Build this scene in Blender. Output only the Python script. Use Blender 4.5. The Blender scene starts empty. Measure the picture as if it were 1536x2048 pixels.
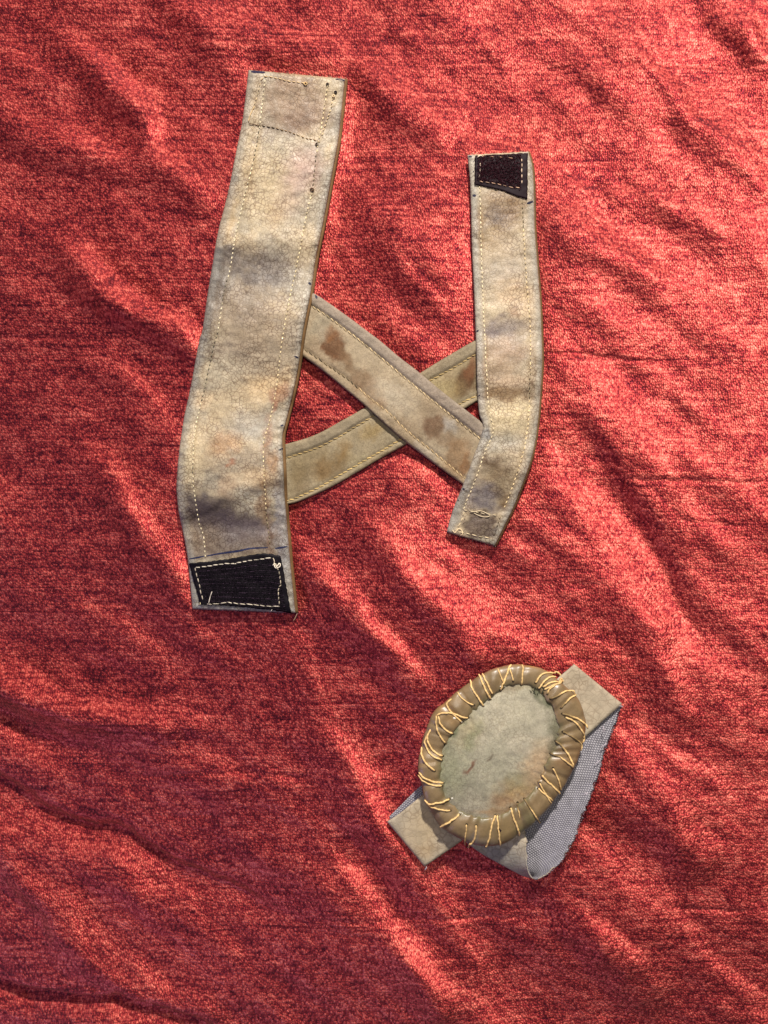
import bpy, math, random
import numpy as np
from mathutils import Vector
from mathutils.bvhtree import BVHTree

random.seed(7)
RNG = np.random.RandomState(11)
S = 0.0003          # metres on the table for one photograph pixel
H = 0.55            # height of the camera above the cloth
PW, PH = 1536, 2048
sc = bpy.context.scene

# ------------------------------------------------------------------ camera
cam_d = bpy.data.cameras.new('camera')
cam = bpy.data.objects.new('camera', cam_d)
sc.collection.objects.link(cam)
cam.location = (0, 0, H)
cam.rotation_euler = (0, 0, 0)
cam_d.sensor_fit = 'VERTICAL'
cam_d.sensor_height = 24.0
cam_d.lens = 24.0 * H / (PH * S)
cam_d.clip_start = 0.01
cam_d.clip_end = 20
sc.camera = cam

# ------------------------------------------------------------------ light
world = bpy.data.worlds.new("World")
sc.world = world
world.use_nodes = True
bg = world.node_tree.nodes['Background']
bg.inputs['Color'].default_value = (0.62, 0.60, 0.78, 1)
bg.inputs['Strength'].default_value = 0.10
sc.view_settings.view_transform = 'Standard'
sc.view_settings.look = 'None'
sc.view_settings.exposure = 0.0
sc.view_settings.gamma = 1.0

def area_lamp(name, loc, target, size, power, color):
    d = bpy.data.lights.new(name, 'AREA')
    d.shape = 'DISK'; d.size = size; d.energy = power; d.color = color
    o = bpy.data.objects.new(name, d)
    sc.collection.objects.link(o)
    o.location = loc
    o.rotation_euler = (Vector(target) - Vector(loc)).to_track_quat('-Z', 'Y').to_euler()
    return o

area_lamp('warm_ceiling_lamp', (0.16, 1.04, 0.92), (0.03, 0, 0), 0.09, 38.0, (1.0, 0.93, 0.86))
area_lamp('overhead_lamp', (0.00, 0.22, 1.25), (0.0, 0, 0), 0.14, 4.2, (1.0, 0.92, 0.82))
area_lamp('cool_window_light', (-0.85, -0.55, 0.40), (0, -0.1, 0), 0.5, 2.0, (0.44, 0.36, 1.0))

# ------------------------------------------------------------------ maths helpers
def P(px, py, z=0.0):
    """photograph pixel + height in pixels -> place in the world (numpy)"""
    zz = z * S
    k = S * (1 - zz / H)
    return np.stack([(np.asarray(px, float) - PW / 2) * k, -(np.asarray(py, float) - PH / 2) * k,
                     np.broadcast_to(np.asarray(zz, float), np.shape(px))], -1)

def lattice(ix, iy, seed):
    n = (ix.astype(np.int64) * 374761393 + iy.astype(np.int64) * 668265263 + seed * 982451653) & 0xffffffff
    n = ((n ^ (n >> 13)) * 1274126177) & 0xffffffff
    n = n ^ (n >> 16)
    return (n & 0xffff) / 65535.0

def vnoise(x, y, seed=0):
    x = np.asarray(x, float); y = np.asarray(y, float)
    ix = np.floor(x); iy = np.floor(y)
    fx = x - ix; fy = y - iy
    fx = fx * fx * fx * (fx * (fx * 6 - 15) + 10); fy = fy * fy * fy * (fy * (fy * 6 - 15) + 10)
    a = lattice(ix, iy, seed); b = lattice(ix + 1, iy, seed)
    c = lattice(ix, iy + 1, seed); d = lattice(ix + 1, iy + 1, seed)
    return (a * (1 - fx) + b * fx) * (1 - fy) + (c * (1 - fx) + d * fx) * fy

def fbm(x, y, seed=0, oct=4):
    s = 0; a = 1; t = 0
    for i in range(oct):
        s = s + a * vnoise(np.asarray(x) * 2 ** i, np.asarray(y) * 2 ** i, seed + i * 17); t += a; a *= .5
    return s / t

def smooth(a, b, x):
    t = np.clip((x - a) / (b - a), 0, 1)
    return t * t * (3 - 2 * t)

def spline(pts, n=None, step=None):
    """Catmull-Rom through pts, resampled evenly"""
    p = np.array(pts, float)
    if len(p) == 2: q = np.linspace(p[0], p[1], 24)
    else:
        e = np.vstack([2 * p[0] - p[1], p, 2 * p[-1] - p[-2]])
        q = []
        for i in range(1, len(e) - 2):
            t = np.linspace(0, 1, 14, endpoint=False)[:, None]
            a, b, c, d = e[i - 1], e[i], e[i + 1], e[i + 2]
            q.append(.5 * ((2 * b) + (c - a) * t + (2 * a - 5 * b + 4 * c - d) * t ** 2 + (3 * b - a - 3 * c + d) * t ** 3))
        q = np.vstack(q + [p[-1:]])
    l = np.concatenate([[0], np.cumsum(np.linalg.norm(np.diff(q, axis=0), axis=1))])
    if n is None: n = max(2, int(l[-1] / step) + 1)
    s = np.linspace(0, l[-1], n)
    return np.stack([np.interp(s, l, q[:, k]) for k in range(q.shape[1])], -1)

def seg_dist(px, py, line):
    """distance to a polyline, and the side (positive = down-left of its run)"""
    best = np.full(px.shape, 1e9); side = np.zeros(px.shape); along = np.zeros(px.shape)
    L = np.array(line, float); acc = 0
    tot = np.linalg.norm(np.diff(L, axis=0), axis=1).sum()
    for a, b in zip(L[:-1], L[1:]):
        d = b - a; ln = np.hypot(*d)
        t0 = ((px - a[0]) * d[0] + (py - a[1]) * d[1]) / ln ** 2
        t = np.clip(t0, 0, 1)
        dx = px - a[0] - t * d[0]; dy = py - a[1] - t * d[1]
        dist = np.hypot(dx, dy)
        m = dist < best
        best = np.where(m, dist, best)
        side = np.where(m, np.sign((px - a[0]) * (-d[1]) + (py - a[1]) * d[0]), side)
        along = np.where(m, (acc + t * ln) / tot, along)
        acc += ln
    return best, side, along

# ------------------------------------------------------------------ object helpers
def mesh_obj(name, verts, faces, mat, parent=None, kind=None, smooth_=True, colors=None, uv=None, label=None):
    verts = np.asarray(verts, float)
    if parent is not None:
        o_ = parent
        while o_.parent: o_ = o_.parent
        verts = verts - np.array(o_.location)
    me = bpy.data.meshes.new(name)
    me.from_pydata(verts.tolist(), [], faces if isinstance(faces, list) else faces.tolist())
    if colors is not None:
        ca = me.color_attributes.new('dye', 'FLOAT_COLOR', 'POINT')
        c4 = np.ones((len(verts), 4)); c4[:, :3] = colors
        ca.data.foreach_set('color', c4.ravel())
    if uv is not None:
        ul = me.uv_layers.new(name='UVMap')
        idx = np.empty(len(me.loops), int); me.loops.foreach_get('vertex_index', idx)
        ul.data.foreach_set('uv', np.asarray(uv, float)[idx].ravel())
    me.polygons.foreach_set('use_smooth', [smooth_] * len(me.polygons))
    me.materials.append(mat)
    me.update()
    o = bpy.data.objects.new(name, me)
    sc.collection.objects.link(o)
    if parent is not None: o.parent = parent
    if kind: o['kind'] = kind
    if label: o['label'] = label
    return o

def empty(name, loc, label, cat):
    o = bpy.data.objects.new(name, None)
    sc.collection.objects.link(o)
    o.empty_display_size = 0.01
    o.location = loc; o['label'] = label; o['category'] = cat
    return o

def grid_faces(n, m, flip=False):
    i, j = np.meshgrid(np.arange(n - 1), np.arange(m - 1), indexing='ij')
    a = (i * m + j).ravel()
    f = np.stack([a, a + 1, a + m + 1, a + m], -1)
    return f[:, ::-1] if flip else f

def tube_geo(pts, r, sides=6, taper=True):
    """pts: world points (n,3); r: radius or array"""
    p = np.asarray(pts, float); n = len(p)
    r = np.broadcast_to(r, (n,)).astype(float).copy()
    t = np.gradient(p, axis=0); t /= np.linalg.norm(t, axis=1)[:, None] + 1e-12
    up = np.array([0, 0, 1.0])
    s = np.cross(t, up); ls = np.linalg.norm(s, axis=1)[:, None]
    s = np.where(ls < 1e-3, np.array([1.0, 0, 0]), s / (ls + 1e-12)); u = np.cross(s, t)
    if taper: r[0] *= .55; r[-1] *= .55
    a = np.linspace(0, 2 * math.pi, sides, endpoint=False)
    v = p[:, None, :] + r[:, None, None] * (np.cos(a)[None, :, None] * s[:, None, :] + np.sin(a)[None, :, None] * u[:, None, :])
    v = v.reshape(-1, 3); f = []
    for i in range(n - 1):
        for k in range(sides):
            k2 = (k + 1) % sides
            f.append([i * sides + k, i * sides + k2, (i + 1) * sides + k2, (i + 1) * sides + k])
    f.append(list(range(sides))[::-1]); f.append([(n - 1) * sides + k for k in range(sides)])
    return v, f

class Batch:
    def __init__(s): s.v = []; s.f = []; s.c = []; s.n = 0
    def add(s, v, f, c=(1, 1, 1)):
        v = np.asarray(v); s.v.append(v)
        s.f += [[k + s.n for k in q] for q in f]
        s.c.append(np.broadcast_to(np.asarray(c, float), (len(v), 3))); s.n += len(v)
    def build(s, name, mat, parent, **k):
        return mesh_obj(name, np.vstack(s.v), s.f, mat, parent, colors=np.vstack(s.c), **k)

# ------------------------------------------------------------------ materials
def new_mat(name):
    m = bpy.data.materials.new(name); m.use_nodes = True
    nt = m.node_tree; b = nt.nodes['Principled BSDF']
    return m, nt, b
def N(nt, t, **k):
    n = nt.nodes.new(t)
    for a, v in k.items():
        if a in n.inputs: n.inputs[a].default_value = v
        else: setattr(n, a, v)
    return n
def pix_coord(nt, scale=(1, 1, 1), rot=0.0, src='Object'):
    tc = N(nt, 'ShaderNodeTexCoord'); mp = N(nt, 'ShaderNodeMapping')
    mp.inputs['Scale'].default_value = tuple(c / S for c in scale) if src == 'Object' else scale
    mp.inputs['Rotation'].default_value = (0, 0, rot)
    nt.links.new(tc.outputs[src], mp.inputs['Vector'])
    return mp.outputs['Vector']
def ramp(nt, fac, stops, interp='LINEAR'):
    r = N(nt, 'ShaderNodeValToRGB'); cr = r.color_ramp; cr.interpolation = interp
    while len(cr.elements) < len(stops): cr.elements.new(.5)
    for e, (p, c) in zip(cr.elements, stops):
        e.position = p; e.color = (c, c, c, 1) if isinstance(c, (int, float)) else (*c, 1)
    nt.links.new(fac, r.inputs['Fac']); return r.outputs['Color']
def mixc(nt, mode, fac, a, b):
    m = N(nt, 'ShaderNodeMix', data_type='RGBA', blend_type=mode)
    for s, v in (('Factor', fac), ('A', a), ('B', b)):
        i = [q for q in m.inputs if q.name == s and q.enabled][0]
        if isinstance(v, bpy.types.NodeSocket): nt.links.new(v, i)
        elif s == 'Factor': i.default_value = v
        else: i.default_value = (*v, 1)
    return [q for q in m.outputs if q.enabled][0]
def math_(nt, op, a, b=0.0, c=0.0, clamp=False):
    m = N(nt, 'ShaderNodeMath', operation=op, use_clamp=clamp)
    for i, v in enumerate((a, b, c)):
        if isinstance(v, bpy.types.NodeSocket): nt.links.new(v, m.inputs[i])
        else: m.inputs[i].default_value = v
    return m.outputs[0]
def noise(nt, vec, scale, detail=2, rough=.5, dist=0.0):
    n = N(nt, 'ShaderNodeTexNoise'); n.inputs['Scale'].default_value = scale
    n.inputs['Detail'].default_value = detail; n.inputs['Roughness'].default_value = rough
    n.inputs['Distortion'].default_value = dist
    nt.links.new(vec, n.inputs['Vector']); return n.outputs['Fac']
def bump(nt, h, strength, dist_px, prev=None):
    b = N(nt, 'ShaderNodeBump'); b.inputs['Strength'].default_value = strength
    b.inputs['Distance'].default_value = dist_px * S
    nt.links.new(h, b.inputs['Height'])
    if prev is not None: nt.links.new(prev, b.inputs['Normal'])
    return b.outputs['Normal']

def mat_velvet():
    m, nt, b = new_mat('red_chenille_velvet'); L = nt.links
    v = pix_coord(nt)
    # little tufts of pile standing in rows, slightly taller than wide
    wob = N(nt, 'ShaderNodeTexNoise'); wob.inputs['Scale'].default_value = 1 / 60; wob.inputs['Detail'].default_value = 1
    L.new(v, wob.inputs['Vector'])
    wsub = N(nt, 'ShaderNodeVectorMath', operation='MULTIPLY_ADD')
    L.new(wob.outputs['Color'], wsub.inputs[0]); wsub.inputs[1].default_value = (9, 9, 0); L.new(v, wsub.inputs[2])
    vt = N(nt, 'ShaderNodeMapping'); vt.inputs['Scale'].default_value = (1 / 3.9, 1 / 5.0, 1 / 6)
    L.new(wsub.outputs[0], vt.inputs['Vector'])
    vo = N(nt, 'ShaderNodeTexVoronoi', voronoi_dimensions='2D'); vo.inputs['Scale'].default_value = 1
    vo.inputs['Randomness'].default_value = .9
    L.new(vt.outputs[0], vo.inputs['Vector'])
    tuft = math_(nt, 'SUBTRACT', 1.0, vo.outputs['Distance'], clamp=True)
    tuftr = N(nt, 'ShaderNodeSeparateColor'); L.new(vo.outputs['Color'], tuftr.inputs[0])
    rnd = tuftr.outputs[0]
    fine = noise(nt, v, 1 / 2.4, 2, .6)
    mid = noise(nt, pix_coord(nt, (1 / 48, 1 / 22, 1 / 30)), 1, 4, .58)
    streak = noise(nt, pix_coord(nt, (1 / 170, 1 / 6, 1 / 30)), 1, 4, .6)
    large = noise(nt, pix_coord(nt, (1 / 210, 1 / 70, 1), rot=math.radians(38)), 1, 3, .55)
    # how far the nap stands up: 0 = brushed flat and deep red, 1 = standing and salmon
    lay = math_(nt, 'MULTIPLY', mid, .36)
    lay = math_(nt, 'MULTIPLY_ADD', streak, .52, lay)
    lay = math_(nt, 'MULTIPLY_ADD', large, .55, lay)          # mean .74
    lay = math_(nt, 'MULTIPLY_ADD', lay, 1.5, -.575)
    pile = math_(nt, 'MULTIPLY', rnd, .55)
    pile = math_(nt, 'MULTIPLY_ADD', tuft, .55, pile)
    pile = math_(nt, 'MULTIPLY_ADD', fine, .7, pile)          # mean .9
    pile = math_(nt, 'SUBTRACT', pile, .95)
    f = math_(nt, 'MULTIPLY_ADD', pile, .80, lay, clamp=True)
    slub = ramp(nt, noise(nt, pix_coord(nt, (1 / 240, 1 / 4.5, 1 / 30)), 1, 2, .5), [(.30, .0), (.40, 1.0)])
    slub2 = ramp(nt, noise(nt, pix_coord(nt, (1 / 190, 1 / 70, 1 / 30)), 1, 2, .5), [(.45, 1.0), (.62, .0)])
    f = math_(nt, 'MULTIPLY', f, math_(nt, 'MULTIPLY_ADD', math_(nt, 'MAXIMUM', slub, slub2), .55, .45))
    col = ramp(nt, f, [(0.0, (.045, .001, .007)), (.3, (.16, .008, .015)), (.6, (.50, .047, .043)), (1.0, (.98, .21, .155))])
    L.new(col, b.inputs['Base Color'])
    b.inputs['Roughness'].default_value = .62
    b.inputs['Specular IOR Level'].default_value = .25
    b.inputs['Sheen Weight'].default_value = .25
    b.inputs['Sheen Roughness'].default_value = .35
    b.inputs['Sheen Tint'].default_value = (1.0, .42, .36, 1)
    # the pile leans towards the lower left, so its tips answer the light like a tilted surface
    geo = N(nt, 'ShaderNodeNewGeometry'); ad = N(nt, 'ShaderNodeVectorMath', operation='ADD')
    L.new(geo.outputs['Normal'], ad.inputs[0]); ad.inputs[1].default_value = (-.32, -.54, 0)
    nn = N(nt, 'ShaderNodeVectorMath', operation='NORMALIZE'); L.new(ad.outputs[0], nn.inputs[0])
    n1 = bump(nt, mid, .4, 6, nn.outputs[0])
    n2 = bump(nt, streak, .35, 3, n1)
    h = math_(nt, 'MULTIPLY_ADD', fine, .7, tuft)
    h = math_(nt, 'MULTIPLY_ADD', rnd, .6, h)
    L.new(bump(nt, h, .7, 1.7, n2), b.inputs['Normal'])
    # shine of the standing fibres
    gl = N(nt, 'ShaderNodeBsdfGlossy'); gl.inputs['Roughness'].default_value = .46
    gc = ramp(nt, f, [(0.0, (.10, .010, .02)), (.4, (.46, .05, .05)), (1.0, (1.0, .28, .20))])
    L.new(gc, gl.inputs['Color'])
    ad2 = N(nt, 'ShaderNodeVectorMath', operation='ADD'); L.new(geo.outputs['Normal'], ad2.inputs[0]); ad2.inputs[1].default_value = (-.38, .27, 0)
    nn2 = N(nt, 'ShaderNodeVectorMath', operation='NORMALIZE'); L.new(ad2.outputs[0], nn2.inputs[0])
    g1 = bump(nt, mid, .35, 6, nn2.outputs[0]); g2 = bump(nt, h, .6, 1.1, g1); L.new(g2, gl.inputs['Normal'])
    mx = N(nt, 'ShaderNodeMixShader'); mx.inputs[0].default_value = .30
    L.new(b.outputs[0], mx.inputs[1]); L.new(gl.outputs[0], mx.inputs[2])
    L.new(mx.outputs[0], nt.nodes['Material Output'].inputs['Surface'])
    return m

def mat_leather(name, crack=.5, cell=9.0, rough=.48, spec=.35, coat=0.0, grainy=.5, hairy=0.5):
    m, nt, b = new_mat(name); L = nt.links
    v = pix_coord(nt)
    at = N(nt, 'ShaderNodeAttribute', attribute_name='dye')
    wob = N(nt, 'ShaderNodeTexNoise'); wob.inputs['Scale'].default_value = 1 / 11; wob.inputs['Detail'].default_value = 3
    L.new(v, wob.inputs['Vector'])
    w = N(nt, 'ShaderNodeVectorMath', operation='MULTIPLY_ADD')
    L.new(wob.outputs['Color'], w.inputs[0]); w.inputs[1].default_value = (9, 9, 9); L.new(v, w.inputs[2])
    vo = N(nt, 'ShaderNodeTexVoronoi', feature='DISTANCE_TO_EDGE'); vo.inputs['Scale'].default_value = 1 / cell
    L.new(w.outputs[0], vo.inputs['Vector'])
    line = ramp(nt, vo.outputs['Distance'], [(0, 1.0), (.05, .7), (.12, 0.0)])
    where = ramp(nt, noise(nt, v, 1 / 45, 2), [(.36, .2), (.6, 1.0)])
    lf = math_(nt, 'MULTIPLY', math_(nt, 'MULTIPLY', line, where), crack)
    # fine fibres / hairs in the dye
    fib = noise(nt, v, 1 / 3.2, 3, .7, 1.2)
    fibm = ramp(nt, fib, [(.32, .72), (.5, 1.0), (.7, 1.16)])
    col = mixc(nt, 'MULTIPLY', hairy, at.outputs['Color'], fibm)
    md = ramp(nt, noise(nt, v, 1 / 22, 4, .6), [(.3, .68), (.5, .97), (.7, 1.2)])
    col = mixc(nt, 'MULTIPLY', .7, col, md)
    dark = mixc(nt, 'MULTIPLY', 1.0, col, (.42, .34, .30))
    col = mixc(nt, 'MIX', lf, col, dark)
    L.new(col, b.inputs['Base Color'])
    b.inputs['Roughness'].default_value = rough
    b.inputs['Specular IOR Level'].default_value = spec
    b.inputs['Coat Weight'].default_value = coat
    b.inputs['Coat Roughness'].default_value = .28
    n1 = bump(nt, fib, .35 * grainy, 1.2)
    inv = math_(nt, 'SUBTRACT', 1.0, line)
    L.new(bump(nt, inv, .35 * crack, .8, n1), b.inputs['Normal'])
    return m

def mat_dyed(name, rough=.8, spec=.2, sheen=0.0):
    m, nt, b = new_mat(name); L = nt.links
    v = pix_coord(nt)
    at = N(nt, 'ShaderNodeAttribute', attribute_name='dye')
    md = ramp(nt, noise(nt, v, 1 / 2.2, 2, .6), [(.3, .72), (.7, 1.2)])
    L.new(mixc(nt, 'MULTIPLY', .7, at.outputs['Color'], md), b.inputs['Base Color'])
    b.inputs['Roughness'].default_value = rough; b.inputs['Specular IOR Level'].default_value = spec
    b.inputs['Sheen Weight'].default_value = sheen
    return m

def mat_weave():
    m, nt, b = new_mat('grey_woven_lining'); L = nt.links
    v = pix_coord(nt, (1, 1, 1), src='UV')
    w1 = N(nt, 'ShaderNodeSeparateXYZ'); L.new(v, w1.inputs[0])
    row = math_(nt, 'FLOOR', math_(nt, 'MULTIPLY', w1.outputs[1], 1 / 4.4))
    off = math_(nt, 'MULTIPLY', row, .5)
    ux = math_(nt, 'MULTIPLY_ADD', w1.outputs[0], 1 / 4.8, off)
    sx = math_(nt, 'ABSOLUTE', math_(nt, 'SINE', math_(nt, 'MULTIPLY', ux, math.pi)))
    sy = math_(nt, 'ABSOLUTE', math_(nt, 'SINE', math_(nt, 'MULTIPLY', w1.outputs[1], math.pi / 4.4)))
    h = math_(nt, 'MULTIPLY', sx, sy)
    h = math_(nt, 'MULTIPLY_ADD', noise(nt, pix_coord(nt), 1 / 3, 2, .6), .35, h)
    c = ramp(nt, h, [(.1, (.13, .125, .15)), (.55, (.26, .25, .275)), (1.0, (.40, .385, .40))])
    md = ramp(nt, noise(nt, pix_coord(nt), 1 / 16, 3), [(.3, .8), (.7, 1.15)])
    L.new(mixc(nt, 'MULTIPLY', .8, c, md), b.inputs['Base Color'])
    b.inputs['Roughness'].default_value = .9; b.inputs['Specular IOR Level'].default_value = .1
    L.new(bump(nt, h, .9, 1.6), b.inputs['Normal'])
    return m

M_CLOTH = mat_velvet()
M_LEATHER = mat_leather('dyed_beige_leather', crack=.9, cell=7.6, hairy=.9)
M_SUEDE = mat_leather('dyed_suede_band', crack=.35, cell=8, rough=.8, spec=.15, grainy=1.6, hairy=1.0)
M_FACE = mat_leather('greenish_grey_leather', crack=.38, cell=8.5, rough=.7, spec=.2, grainy=1.0, hairy=.9)
M_STRAPL = mat_leather('cracked_beige_leather', crack=.55, cell=12, rough=.6, spec=.3, hairy=.25)
M_RIM = mat_leather('burnished_brown_leather', crack=.06, cell=9, rough=.42, spec=.5, coat=.22, grainy=.35, hairy=.35)
M_EDGE = mat_dyed('cut_leather_edge')
M_THREAD = mat_dyed('waxed_thread', rough=.6, spec=.3)
M_INK = mat_dyed('blue_pen_ink', rough=.6)
M_BLACK = mat_dyed('black_hook_and_loop', rough=.6, spec=.12)
M_WEAVE = mat_weave()

# ------------------------------------------------------------------ outlines read from the photograph
WL = [(497,140),(485,239),(474,294),(456,384),(438,455),(431,490),(427,516),(416,582),(405,658),(398,683),(382,770),(370,825),(364,860),(357,913),(353,965),(354,995),(358,1030),(367,1070),(375,1116),(380,1165),(385,1218)]
WR = [(696,158),(690,215),(683,278),(671,344),(654,437),(638,516),(628,582),(613,658),(602,737),(590,796),(578,843),(571,873),(572,913),(574,960),(575,990),(578,1024),(583,1082),(589,1149),(597,1226)]
WSL = [(530,160),(519,252),(509,310),(496,365),(482,423),(469,481),(459,542),(448,582),(438,648),(424,709),(410,775),(400,814),(391,854),(387,901),(386,957),(392,1010),(399,1049),(407,1074),(411,1116)]
WSR = [(655,170),(643,252),(633,305),(625,378),(614,423),(604,476),(591,542),(577,608),(562,695),(555,756),(548,803),(539,843),(528,878),(526,905),(528,948),(530,989),(533,1035),(541,1091)]
NL = [(935,310),(940,368),(942,427),(944,505),(948,583),(951,661),(953,716),(954,772),(958,825),(966,851),(960,878),(950,905),(937,941),(924,974),(906,1019),(893,1064)]
NR = [(1060,303),(1069,339),(1072,407),(1073,456),(1078,524),(1084,603),(1087,671),(1088,727),(1084,795),(1080,840),(1074,885),(1063,929),(1047,974),(1029,1019),(1009,1060),(993,1093)]
NSL = [(959,372),(961,427),(962,485),(964,554),(967,622),(970,682),(973,739),(976,800),(980,831),(987,853),(982,876),(969,907),(949,963),(931,1008),(926,1022)]
NSR = [(1045,403),(1047,456),(1050,515),(1055,583),(1060,651),(1061,727),(1059,795),(1056,851),(1047,902),(1034,947),(1016,997),(1005,1024)]
AU = [(585,562),(629,587),(658,606),(697,634),(741,667),(762,683),(801,716),(835,742),(892,789),(963,844),(1000,874)]
AL = [(560,682),(609,715),(645,741),(689,777),(726,808),(762,841),(801,876),(840,906),(892,945),(926,969),(965,996)]
ASU = [(590,592),(629,616),(658,635),(697,664),(736,695),(775,727),(814,760),(866,802),(918,844),(957,875),(985,897)]
ASL = [(580,682),(609,699),(653,729),(697,760),(741,797),(778,826),(814,862),(866,904),(929,956),(950,972)]
BU = [(535,896),(580,886),(632,869),(684,841),(730,815),(785,781),(840,746),(892,714),(950,681),(1000,660)]
BL = [(540,1012),(580,1008),(606,1000),(658,977),(710,948),(762,917),(812,889),(870,853),(929,818),(955,802),(1005,772)]
BSU = [(545,920),(580,914),(645,891),(697,862),(745,833),(800,799),(859,762),(905,737),(950,710),(985,695)]
BSL = [(548,1004),(580,1000),(606,990),(645,971),(697,940),(749,910),(793,884),(850,850),(918,809),(955,790),(990,772)]
PO = [(1017,1329),(1052,1330),(1082,1337),(1107,1349),(1126,1366),(1156,1398),(1171,1442),(1168,1482),(1149,1534),(1122,1584),(1095,1618),(1055,1659),(1007,1686),(970,1693),(926,1682),(885,1654),(855,1615),(842,1571),(837,1520),(846,1475),(868,1425),(912,1384),(953,1356),(987,1336)]
PI_ = [(1038,1369),(1065,1374),(1092,1396),(1110,1425),(1117,1456),(1109,1490),(1095,1520),(1075,1565),(1048,1601),(1007,1627),(967,1636),(925,1625),(895,1598),(882,1557),(885,1510),(899,1476),(923,1446),(953,1418),(984,1392),(1011,1374)]

# ------------------------------------------------------------------ the cloth
CREST = [  # crest line, spread on the upper-right side, spread on the lower-left side, height (px); negative = valley
 ([(128,420),(140,470),(146,520),(162,562),(201,596),(260,630),(311,655),(390,702),(470,760)], 30, 26, 15),
 ([(150,722),(235,760),(285,803),(352,905)], 34, 40, 5),
 ([(100,915),(193,932),(235,987),(268,1037),(285,1075),(310,1108),(378,1182),(440,1250)], 30, 34, 10),
 ([(-300,1250),(-60,1345),(0,1372),(76,1412),(193,1447),(305,1453),(410,1454),(470,1435)], 34, 20, 15),
 ([(-200,1380),(0,1432),(47,1474),(110,1496),(235,1528)], 16, 24, -7),
 ([(-200,1490),(0,1572),(88,1632),(164,1663),(230,1668),(281,1697),(351,1743),(439,1779),(556,1842),(640,1850)], 13, 34, -13),
 ([(-100,1640),(0,1718),(70,1785),(146,1873),(223,1943),(293,1990),(410,2020),(540,2060)], 40, 24, 10),
 ([(-200,1920),(0,1964),(117,1989),(246,2000),(375,2040),(500,2100)], 9, 24, -15),
 ([(548,1262),(604,1335),(640,1436),(688,1532),(745,1630),(790,1700),(860,1800),(930,1900),(1020,2010)], 30, 40, 7.5),
 ([(1085,790),(1144,858),(1189,926),(1228,999),(1285,1083),(1341,1178),(1397,1290),(1430,1380)], 26, 42, -10),
 ([(1060,418),(1130,450),(1200,499),(1296,549),(1380,610)], 34, 40, 7),
 ([(1180,352),(1245,386),(1312,412),(1397,458),(1470,510)], 28, 22, 6),
 ([(1410,-40),(1450,20),(1490,62),(1530,130),(1600,200)], 30, 22, 8),
 ([(1170,10),(1225,55),(1262,110),(1320,170),(1370,240),(1427,285),(1498,362),(1590,450)], 26, 26, 8),
 ([(1110,110),(1200,150),(1242,187),(1299,243),(1350,262)], 28, 26, 6),
 ([(640,1010),(681,1040),(779,1106),(841,1184),(904,1241),(962,1315),(1000,1370)], 36, 30, 9),
 ([(590,1110),(650,1160),(690,1210),(740,1260),(800,1330),(870,1420)], 26, 30, 7),
 ([(60,20),(108,58),(140,98),(190,130),(240,188),(292,232),(306,300),(355,352),(420,412),(480,440)], 28, 26, 11),
 ([(-60,220),(0,238),(60,280),(150,312),(290,352),(400,420)], 34, 28, 8),
 ([(330,-30),(380,30),(450,70),(560,90),(700,150)], 40, 36, 8),
 ([(700,130),(780,190),(860,250),(930,290)], 34, 30, 6),
 ([(690,380),(760,430),(850,500),(940,590)], 30, 30, 6),
 ([(740,470),(830,560),(900,640)], 26, 30, 5),
 ([(1230,1180),(1300,1290),(1350,1400),(1400,1500)], 30, 34, 6),
 ([(1250,1540),(1330,1600),(1390,1690),(1460,1760)], 34, 34, 6),
 ([(1080,1840),(1180,1880),(1260,1950),(1330,2030)], 34, 30, 8),
 ([(720,1830),(800,1900),(860,1990),(900,2080)], 26, 30, 8),
 ([(400,1640),(520,1700),(620,1760),(760,1800)], 34, 40, 4),
 ([(660,1640),(740,1740),(820,1830)], 26, 30, -6),
 ([(300,1500),(450,1560),(600,1590)], 34, 40, 4),
]
GROOVE = [  # thin pulled threads running across the weave
 ([(1060,135),(1220,129),(1380,124),(1536,131),(1650,134)], 1.6), ([(1150,366),(1300,374),(1400,381)], 1.6),
 ([(1090,706),(1200,712),(1330,723)], 2.0), ([(1220,957),(1380,962),(1536,965)], 2.0), ([(1160,843),(1300,850),(1400,845)], 1.2),
 ([(1380,1822),(1536,1826)], 1.8), ([(240,1560),(450,1547),(640,1560)], 1.8), ([(330,1642),(430,1632)], 1.3),
 ([(0,512),(90,520)], 1.5), ([(0,672),(200,680)], 1.2), ([(1120,1168),(1200,1172)], 1.2), ([(600,1845),(900,1842),(1100,1838)], 1.5),
 ([(380,80),(520,90),(640,86)], 1.2), ([(1090,1172),(1180,1180)], 1.2), ([(1340,1040),(1500,1052)], 1.0), ([(60,1200),(260,1214)], 1.2),
]

def poly_mask(px, py, poly):
    ins = np.zeros(px.shape, bool); n = len(poly)
    for i in range(n):
        x0, y0 = poly[i]; x1, y1 = poly[(i + 1) % n]
        if y0 == y1: continue
        c = ((y0 > py) != (y1 > py)) & (px < (x1 - x0) * (py - y0) / (y1 - y0) + x0)
        ins ^= c
    return ins

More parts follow.
